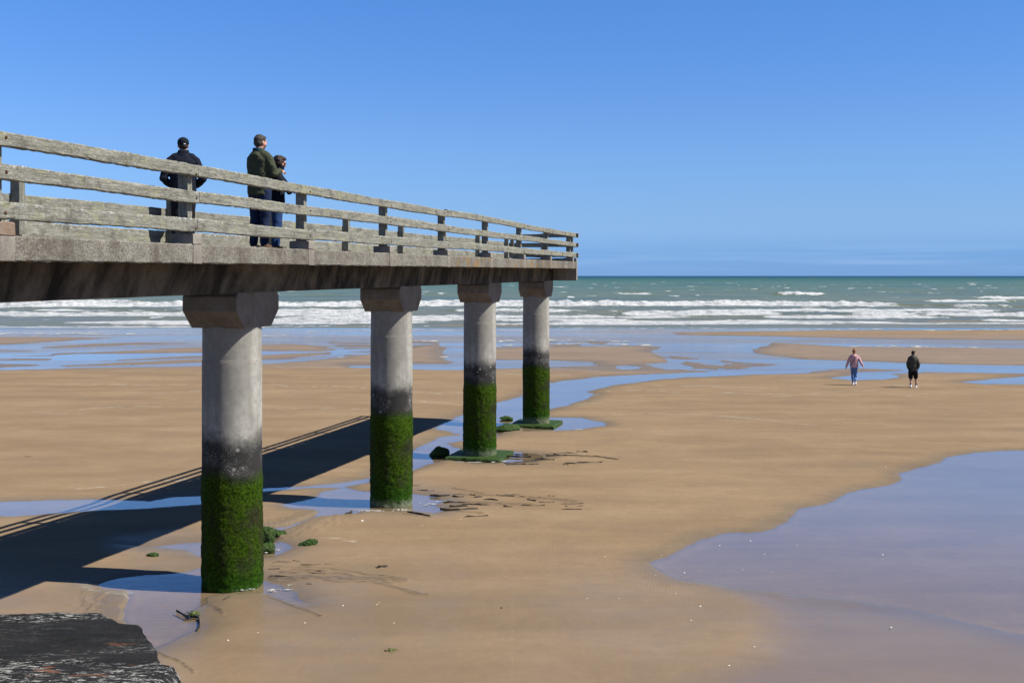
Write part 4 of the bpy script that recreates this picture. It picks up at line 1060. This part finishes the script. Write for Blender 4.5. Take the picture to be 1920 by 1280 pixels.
# shorter woman with brown hair and sunglasses, arms folded, collar up
pC = dict(STAND, armL=[(-.175, .03, 1.38), (-.25, .20, 1.11), (.02, .30, 1.14), (1, .1, .1), (0, -1, 0)], armR=[(.175, .03, 1.38), (.25, .20, 1.11), (-.02, .32, 1.10), (-1, .1, .1), (0, -1, 0)], head=dict(at=(0, .055, 1.53), yaw=-.05, tilt=-.20))
C = person('short woman with brown hair, sunglasses and navy coat beside olive jacket man', on_deck(518.5, 17.6), -1.50, .905, pC, [
    ('coat', lambda bm: (jacket(bm, pC, .80, 1.06, 1.05), loft(bm, [(0, .02, 1.44, .10, .095), (0, .035, 1.49, .092, .095), (0, .05, 1.555, .090, .105)])), 'navy', .010, 4, .010, 15),
    ('jeans', lambda bm: trousers(bm, pC, 1.0, 1.0), 'mid_denim', .010, 4, .007, 18),
    ('shoe', lambda bm: shoes(bm, pC, 'L'), 'brown'), ('shoe', lambda bm: shoes(bm, pC, 'R'), 'brown'),
    ('hair', forms_in_head(pC, [((0, -.030, .110), (.098, .105, .098)), ((0, -.070, .060), (.090, .070, .085)), ((.065, -.005, .075), (.036, .060, .070)), ((-.065, -.005, .075), (.036, .060, .070)), ((0, .040, .158), (.074, .050, .036)), ((.03, -.09, .17), (.05, .06, .03), .5), ((-.03, .02, .195), (.04, .07, .018), -.3)]), 'hair_brown', .007, 1, .016, 31),
    ('sunglasses', forms_in_head(pC, [((.034, .090, .078), (.030, .012, .022)), ((-.034, .090, .078), (.030, .012, .022)), ((0, .096, .082), (.012, .006, .005)), ((.073, .045, .082), (.005, .05, .007)), ((-.073, .045, .082), (.005, .05, .007))]), 'lens', .005, 1)])

def on_sand(x, y):
    X, Y = gp(x, y); return (X, Y, float(base(Y)) + .03)
# woman in pink walking away
pD = dict(legL=[(-.085, .01, .90), (-.060, .12, .50), (-.035, .10, .095), (-.045, .27, .045)], legR=[(.085, -.01, .90), (.050, -.03, .49), (.030, -.26, .17), (.035, -.15, .045)],
          armL=[(-.185, 0, 1.40), (-.285, -.01, 1.13), (-.355, .08, .90)], armR=[(.185, 0, 1.40), (.29, -.09, 1.16), (.405, -.10, .95)], head=dict(yaw=-.1, tilt=-.1))
D = person('woman in pink hoodie and blue jeans walking on the wet sand', on_sand(1601.5, 723.5), -.18, .985, pD, [
    ('hoodie', lambda bm: jacket(bm, pD, .88, 1.07, 1.02, 0, True), 'pink', .011, 4, .012, 22),
    ('jeans', lambda bm: trousers(bm, pD, 1.0, .92, 1.03, .12), 'blue_denim', .010, 4, .006, 25),
    ('shoe', lambda bm: shoes(bm, pD, 'L'), 'white'), ('shoe', lambda bm: shoes(bm, pD, 'R'), 'white'),
    ('hair', forms_in_head(pD, [((0, -.020, .105), (.084, .098, .092)), ((0, -.050, .065), (.072, .062, .070)), ((0, -.055, .205), (.042, .042, .036)), ((0, .040, .150), (.062, .048, .036))]), 'hair_red', .008, 2, .005),
    ('bag_strap', lambda bm: tube(bm, [((.13, -.075, 1.44), .012), ((.07, -.135, 1.36), .012), ((-.05, -.152, 1.20), .012), ((-.17, -.10, 1.03), .012), ((-.2, -.01, .98), .012)], 8), 'black', .007, 1)])
# man in grey jacket and black shorts walking away, head turned right
pE = dict(legL=[(-.095, -.01, .90), (-.105, .02, .49), (-.110, -.10, .13), (-.115, .05, .040)], legR=[(.095, .01, .90), (.125, .10, .50), (.140, .09, .095), (.165, .25, .040)],
          armL=[(-.18, 0, 1.39), (-.25, -.05, 1.12), (-.205, .12, .91), (.3, .6, -.7), (.6, 0, .2)], armR=[(.18, 0, 1.39), (.255, -.05, 1.12), (.215, .12, .90), (-.3, .6, -.7), (-.6, 0, .2)], head=dict(yaw=-.75, tilt=-.22, roll=.12))
E = person('man in grey green jacket and black shorts walking on the sand', on_sand(1712, 728.5), -.28, 1.0, pE, [
    ('jacket', lambda bm: jacket(bm, pE, .80, 1.03, 1.03, .04, True), 'grey_green', .011, 3, .018, 33),
    ('shorts', lambda bm: trousers(bm, pE, .98, 1.12), 'black', .010, 4, .010, 35),
    ('sock', lambda bm: tube(bm, [((-.110, -.09, .20), .044), ((-.110, -.10, .12), .043)]), 'black'), ('sock', lambda bm: tube(bm, [((.140, .09, .19), .044), ((.140, .09, .10), .043)]), 'black'),
    ('shoe', lambda bm: shoes(bm, pE, 'L'), 'white'), ('shoe', lambda bm: shoes(bm, pE, 'R'), 'white'),
    ('hair', forms_in_head(pE, SHORT_HAIR), 'hair_dark', .007, 2, .004)])

# ------------------------------------------------------------------ weedy rocks, seaweed, scarp strips, shells, foam
def rock(x, y, w, d, h, seed, label, tilt=(0, 0), rz=0, sink=.25):
    X, Y = gp(x, y)
    bm = bmesh.new(); bmesh.ops.create_icosphere(bm, subdivisions=5, radius=1.0)
    rr = np.random.default_rng(seed); pl = [(Vector(rr.normal(0, 1, 3)).normalized(), rr.uniform(.55, .9)) for _ in range(9)]
    co = np.array([v.co for v in bm.verts])
    for n, k in pl:
        dd = co @ np.array(n); over = np.clip(dd - k, 0, None); co = co - over[:, None] * np.array(n) * .9
    co = co * np.array([w / 2, d / 2, h])
    nz = fbm(co[:, 0] / .10 + 5, (co[:, 1] + co[:, 2] * .8) / .10, seed, 4) * .06 + fbm(co[:, 0] / .025, (co[:, 1] + co[:, 2]) / .025, seed + 1, 2) * .012
    r = np.linalg.norm(co, axis=1, keepdims=True); co = co * (1 + nz[:, None] / np.maximum(r, .05) * .6)
    for v, c in zip(bm.verts, co): v.co = c
    me = bpy.data.meshes.new('rock'); bm.to_mesh(me); bm.free()
    me.polygons.foreach_set('use_smooth', [True] * len(me.polygons)); me.materials.append(M['moss'])
    o = link(bpy.data.objects.new('rock', me)); o.location = (X, Y, float(base(Y)) + h * (.5 - sink)); o.rotation_euler = (tilt[0], tilt[1], rz)
    return tag(o, label, 'rock', 'weedy rocks around the pier pillars')
rock(499, 1014, .36, .30, .26, 1, 'tall grey green rock tucked right behind the nearest pillar')
rock(502, 1033, .36, .26, .13, 2, 'low green rock in the pool, front one touching the nearest pillar', (0, .1))
rock(525, 1004, .36, .28, .10, 3, 'green rock with a torn brown end, behind the pool near the nearest pillar', (.1, .15))
rock(574, 1024, .42, .22, .09, 4, 'flat green rock slanting at the right rim of the pool', (0, -.32), .25)
rock(287, 1045, .23, .18, .08, 5, 'small pale and green stone alone on sand left of the nearest pillar')
rock(824, 853, .58, .42, .24, 6, 'dark green boulder in water between second and third pillars')
rock(949, 787, .55, .34, .11, 7, 'thin dark green slab in water left of the last pillar', (0, 0))
rock(951, 807, .92, .6, .17, 8, 'broad tilted green slab against the footing of the last pillar', (.05, -.12), .1)

def strand(pts, w, seed, mat='weed', hgt=.012):
    q = [Vector((*gp(*p), 0)) for p in pts]
    rr = np.random.default_rng(seed); P = []
    for a, b in zip(q, q[1:]):
        n = max(2, int((b - a).length / .05))
        P += [a.lerp(b, i / n) for i in range(n)]
    P.append(q[-1]); n = len(P); V = []; Fc = []; c0 = P[0].copy()
    for i, p in enumerate(P):
        d = (P[min(i + 1, n - 1)] - P[max(i - 1, 0)]).normalized(); s = Vector((-d.y, d.x, 0))
        t = i / (n - 1); ww = w * (.35 + .65 * math.sin(math.pi * min(1, max(0, t)) ** .8)) * (1 + .8 * float(fbm(t * n * .25, 1.0, seed, 3)))
        ww = max(.006, ww)
        p = p + s * (.07 * float(fbm(t * n * .08, 4.0, seed + 2, 3)))
        bz = float(base(p.y)) + .030
        hh = hgt * (1 + .9 * float(fbm(t * n * .4, 7.0, seed + 3, 2)))
        for (k, zz) in ((-1, -.02), (-.6, hh * .8), (.1, hh), (.7, hh * .6), (1, -.02)):
            V.append((p.x + s.x * ww * k - c0.x, p.y + s.y * ww * k - c0.y, bz + zz))
    for i in range(n - 1):
        for k in range(4): a = i * 5 + k; Fc.append((a, a + 1, a + 6, a + 5))
    o = mesh_obj('scarp_shade_strip', V, Fc, M[mat], None, True); o.location = (c0.x, c0.y, 0)
    return o
STR = [([(505, 1083), (545, 1085), (580, 1085)], .012), ([(552, 1077), (580, 1078), (608, 1080)], .009), ([(564, 1062), (595, 1062)], .012), ([(608, 1060), (636, 1060)], .010),
 ([(502, 1071), (525, 1070)], .009), ([(586, 1086), (650, 1087), (730, 1089)], .007), ([(574, 1098), (583, 1099)], .010),
 ([(825, 957), (862, 959), (896, 957)], .030), ([(866, 948), (919, 950)], .030), ([(888, 935), (904, 934)], .045), ([(930, 933), (975, 935), (1016, 937)], .022),
 ([(986, 940), (1005, 943)], .024), ([(870, 972), (915, 970)], .016), ([(765, 962), (806, 971)], .022), ([(1024, 856), (1069, 856), (1099, 857), (1125, 859), (1160, 864)], .034),
 ([(945, 871), (994, 868), (1012, 864)], .026), ([(949, 874), (986, 873)], .020), ([(1003, 863), (1040, 864)], .030), ([(645, 966), (660, 962)], .022),
 ([(930, 1006), (960, 1007)], .014), ([(40, 860), (62, 859)], .02), ([(420, 1128), (428, 1122)], .006)]
rst = random.Random(21)
for (xa, xb, ya, yb, n, w0) in ((800, 1060, 927, 962, 17, .022), (935, 1110, 848, 874, 11, .026), (508, 640, 1052, 1092, 6, .005), (700, 800, 912, 924, 5, .012)):
    for _ in range(n):
        x = rst.uniform(xa, xb); y = rst.uniform(ya, yb); L = rst.uniform(8, 46) * (.5 + .5 * w0 / .02)
        STR.append(([(x, y), (x + L * .5, y + rst.uniform(-.4, 1.2)), (x + L, y + rst.uniform(-.3, 1.8))], w0 * rst.uniform(.5, 1.3)))
for i, (p, w) in enumerate(STR):  # dark strips standing in for the shaded faces of small sand scarps
    tag(strand(p, w, 200 + i, 'weed', .030 if w > .015 else .012), 'thin dark strip standing for the shaded face of a low sand scarp', 'seaweed', 'dark strips standing for shaded sand scarps')
tag(strand([(333, 1147), (346, 1152), (358, 1158)], .006, 301), 'short dark twig lying in the pool beside green weed', 'twig').name = 'twig'
tag(strand([(355, 1157), (370, 1160), (376, 1170), (377, 1177), (373, 1184)], .006, 302), 'black curved cord at the pool edge below the nearest pillar', 'cord').name = 'cord'
def clump(x, y, w, seed, mat, label):
    X, Y = gp(x, y); bm = bmesh.new(); rr = random.Random(seed)
    for i in range(26):
        a = rr.uniform(0, 6.28); L = w * rr.uniform(.3, .75); p = Vector((rr.gauss(0, w * .12), rr.gauss(0, w * .12), .012)); pr = None
        for k in range(6):
            q = p + Vector((math.cos(a), math.sin(a), 0)) * L / 6; q.z = .010 + .05 * w * math.sin(math.pi * k / 5) * rr.random(); a += rr.gauss(0, .45)
            n = Vector((-math.sin(a), math.cos(a), 0)) * w * .05 * (1 - k / 7)
            cur = (bm.verts.new(q - n), bm.verts.new(q + n + Vector((0, 0, .01))))
            if pr: bm.faces.new((pr[0], pr[1], cur[1], cur[0]))
            pr = cur; p = q
    ico(bm, (0, 0, .01), (w * .22, w * .2, .035), None, 2)
    me = bpy.data.meshes.new('seaweed'); bm.to_mesh(me); bm.free(); me.materials.append(M[mat])
    o = link(bpy.data.objects.new('seaweed', me)); o.location = (X, Y, float(base(Y)) + .025)
    return tag(o, label, 'seaweed')
clump(362, 1155, .20, 5, 'weed_green', 'tuft of bright green weed at the end of the black cord')
clump(713, 1067, .20, 6, 'weed', 'dark knot of seaweed alone on open sand in the middle')
clump(940, 1146, .09, 7, 'weed', 'tiny dark scrap of seaweed on the smooth sand near the front')
clump(732, 1225, .16, 8, 'weed_green', 'brown green scrap of weed on the sand at the very front')

# pale shells, all copies of one
bm = bmesh.new(); bmesh.ops.create_uvsphere(bm, u_segments=14, v_segments=8, radius=.022)
for v in bm.verts: v.co.z *= .42; v.co.y *= .8 + .3 * (v.co.x / .022)
me = bpy.data.meshes.new('shell'); bm.to_mesh(me); bm.free(); me.materials.append(M['shell'])
shell0 = bpy.data.objects.new('shell', me)
fix = [(679, 979, 1.9), (924, 927, 1), (827, 1124, 1), (1101, 1126, 1.4), (904, 1165, 1.2), (934, 1186, 1.2), (990, 1208, 1.4), (832, 1248, 1.2), (1115, 1238, 1), (707, 1137, 1), (674, 1046, .9), (739, 1172, 1), (1283, 1077, 1.1), (1313, 1140, 1.1), (1296, 1167, 1.1), (1222, 1264, 1.2), (1237, 1239, 1.1), (1407, 1017, 1.1), (1660, 877, 1.2), (1671, 1180, 1), (1655, 1043, 1), (1432, 834, 1.2), (1410, 846, 1.1), (1176, 825, 1.2), (1140, 830, 1.2), (996, 835, 1.2), (216, 789, 1.1), (250, 794, 1.1), (198, 830, 1.1), (182, 818, 1), (368, 861, 1), (1029, 1173, 1), (1161, 1126, .8), (1000, 1253, .9)]
rs = random.Random(3)
while len(fix) < 130:
    fx, fy = rs.uniform(380, 1500), 740 + 520 * rs.random() ** .8
    if rs.random() < .25: fx = rs.uniform(0, 1900); fy = rs.uniform(700, 830)
    X, Y = gp(fx, fy)
    fix.append((fx, fy, rs.uniform(.45, .9)))
for i, (x, y, k) in enumerate(fix):
    X, Y = gp(x, y); o = shell0 if i == 0 else shell0.copy()
    COL.objects.link(o); o.location = (X, Y, float(base(Y)) + .034); o.scale = (k * .7,) * 3; o.rotation_euler.z = rs.uniform(0, 6.28)
    tag(o, 'tiny pale shell lying on the open sand', 'shell', 'pale shells scattered over the beach')

# foam left on the water and along the wet edges
def mat_foam():
    t = NT('sea_foam'); n = t.noise(t.coord('Position', (1, 2, 1)), 9, 5, .7)
    p = t.pbr(t.ramp(n, (.3, (.28, .29, .27)), (.65, (.46, .465, .43))), .9, t.bump(n, .6, .02), .2)
    y = t.sep(t.coord('Position'))[1]
    near = t.noise(t.coord('Position', (1.0, 1.6, 1)), 9.0, 6, .75); farn = t.noise(t.coord('Position', (.5, .25, 1)), 1.6, 6, .72)
    k = t.mapr(y, 28, 45); v = t.math('ADD', t.math('MULTIPLY', near, t.math('SUBTRACT', 1.0, k)), t.math('MULTIPLY', farn, k))
    m = t.n('ShaderNodeMixShader'); tr = t.n('ShaderNodeBsdfTransparent')
    t.l(t.ramp(v, (.46, 0.0), (.56, .95)), m.inputs[0]); t.l(tr.outputs[0], m.inputs[1]); t.l(p.outputs[0], m.inputs[2]); t.l(m.outputs[0], t.out.inputs[0])
    return t.m
M['foam'] = mat_foam()
bmf = bmesh.new(); rf = random.Random(9)
def foam_patch(x, y, wpx, hpx, seed, lift=.0):
    X, Y = gp(x, y); rx = wpx / 2 / F * Y; ry = hpx / 2 * Y * Y / (5.3 * F); n = 36
    z = float(base(Y)) + .012 + lift; c = bmf.verts.new((X, Y, z + .006)); ring = []
    for k in range(n):
        a = 6.28319 * k / n; q = 1 + 1.1 * float(fbm(math.cos(a) * 2 + seed, math.sin(a) * 2 + seed * .7, seed, 4))
        yy = Y + ry * q * math.sin(a); ring.append(bmf.verts.new((X + rx * q * math.cos(a), yy, float(base(yy)) + .008 + lift)))
    for k in range(n): bmf.faces.new((c, ring[k], ring[(k + 1) % n]))
def foam_line(pts, wpx, dens, broken=.25):
    for (x0, y0), (x1, y1) in zip(pts, pts[1:]):
        n = max(1, int(abs(x1 - x0) / dens))
        for i in range(n):
            if rf.random() < broken: continue
            t = (i + rf.random()) / n
            foam_patch(x0 + (x1 - x0) * t, y0 + (y1 - y0) * t + rf.gauss(0, wpx * .35), dens * rf.uniform(1.0, 2.4), wpx * rf.uniform(.4, 1.0), rf.randrange(999))
foam_line([(-60, 626), (60, 627), (150, 625), (250, 627)], 3.0, 9, .1); foam_line([(150, 624), (240, 626)], 2, 12, .5)
foam_line([(-60, 611), (380, 611.5), (690, 612), (1060, 614), (1500, 617), (1920, 618), (2100, 618)], 1.6, 14, .25)
foam_line([(1545, 650), (1640, 649), (1780, 651), (1920, 655), (2100, 658)], 1.7, 7, .05); foam_line([(1640, 652), (1920, 654.5)], 1.4, 16, .4)
foam_line([(488, 628), (535, 630)], 3.5, 7, .2); foam_line([(520, 621), (690, 621)], 1.5, 14, .4); foam_line([(770, 639), (860, 638)], 2.2, 9, .2); foam_line([(800, 658), (832, 659)], 3, 9, .1); foam_line([(770, 668), (850, 670)], 2.6, 10, .3)
foam_line([(930, 640), (1080, 637), (1180, 640)], 2.4, 8, .35); foam_line([(930, 648), (1100, 644), (1230, 647)], 2.6, 9, .35); foam_line([(1000, 650), (1220, 650)], 1.6, 12, .4)
foam_line([(865, 652), (935, 648)], 3, 8, .2); foam_line([(930, 672), (1080, 672), (1200, 671)], 1.4, 9, .2); foam_line([(640, 671), (690, 668)], 3.0, 9, .2)
foam_line([(1030, 700), (930, 702)], 1.6, 14, .4); foam_line([(1440, 655), (1500, 653), (1590, 654)], 1.2, 12, .5)
foam_line([(680, 957), (720, 959), (772, 956)], 4.5, 5, .0); foam_line([(668, 955), (690, 958)], 3, 7, .3); foam_line([(795, 947), (832, 937)], 2.5, 7, .1)
foam_line([(440, 1107), (490, 1102)], 3.0, 6, .1); foam_line([(505, 1104), (548, 1105)], 4.5, 7, .15); foam_line([(536, 1096), (552, 1097)], 3.5, 7, .3); foam_line([(448, 1117), (468, 1117)], 3, 7, .3)
foam_line([(492, 1036), (524, 1030)], 3, 6, .1); foam_line([(835, 866), (880, 868), (955, 864)], 2.2, 7, .2); foam_line([(1045, 808), (1095, 805)], 1.8, 8, .3)
mef = bpy.data.meshes.new('foam'); bmf.to_mesh(mef); bmf.free(); mef.materials.append(M['foam'])
tag(link(bpy.data.objects.new('foam', mef)), 'thin white foam left on shallow water and around pillar feet', 'foam', kind='stuff')
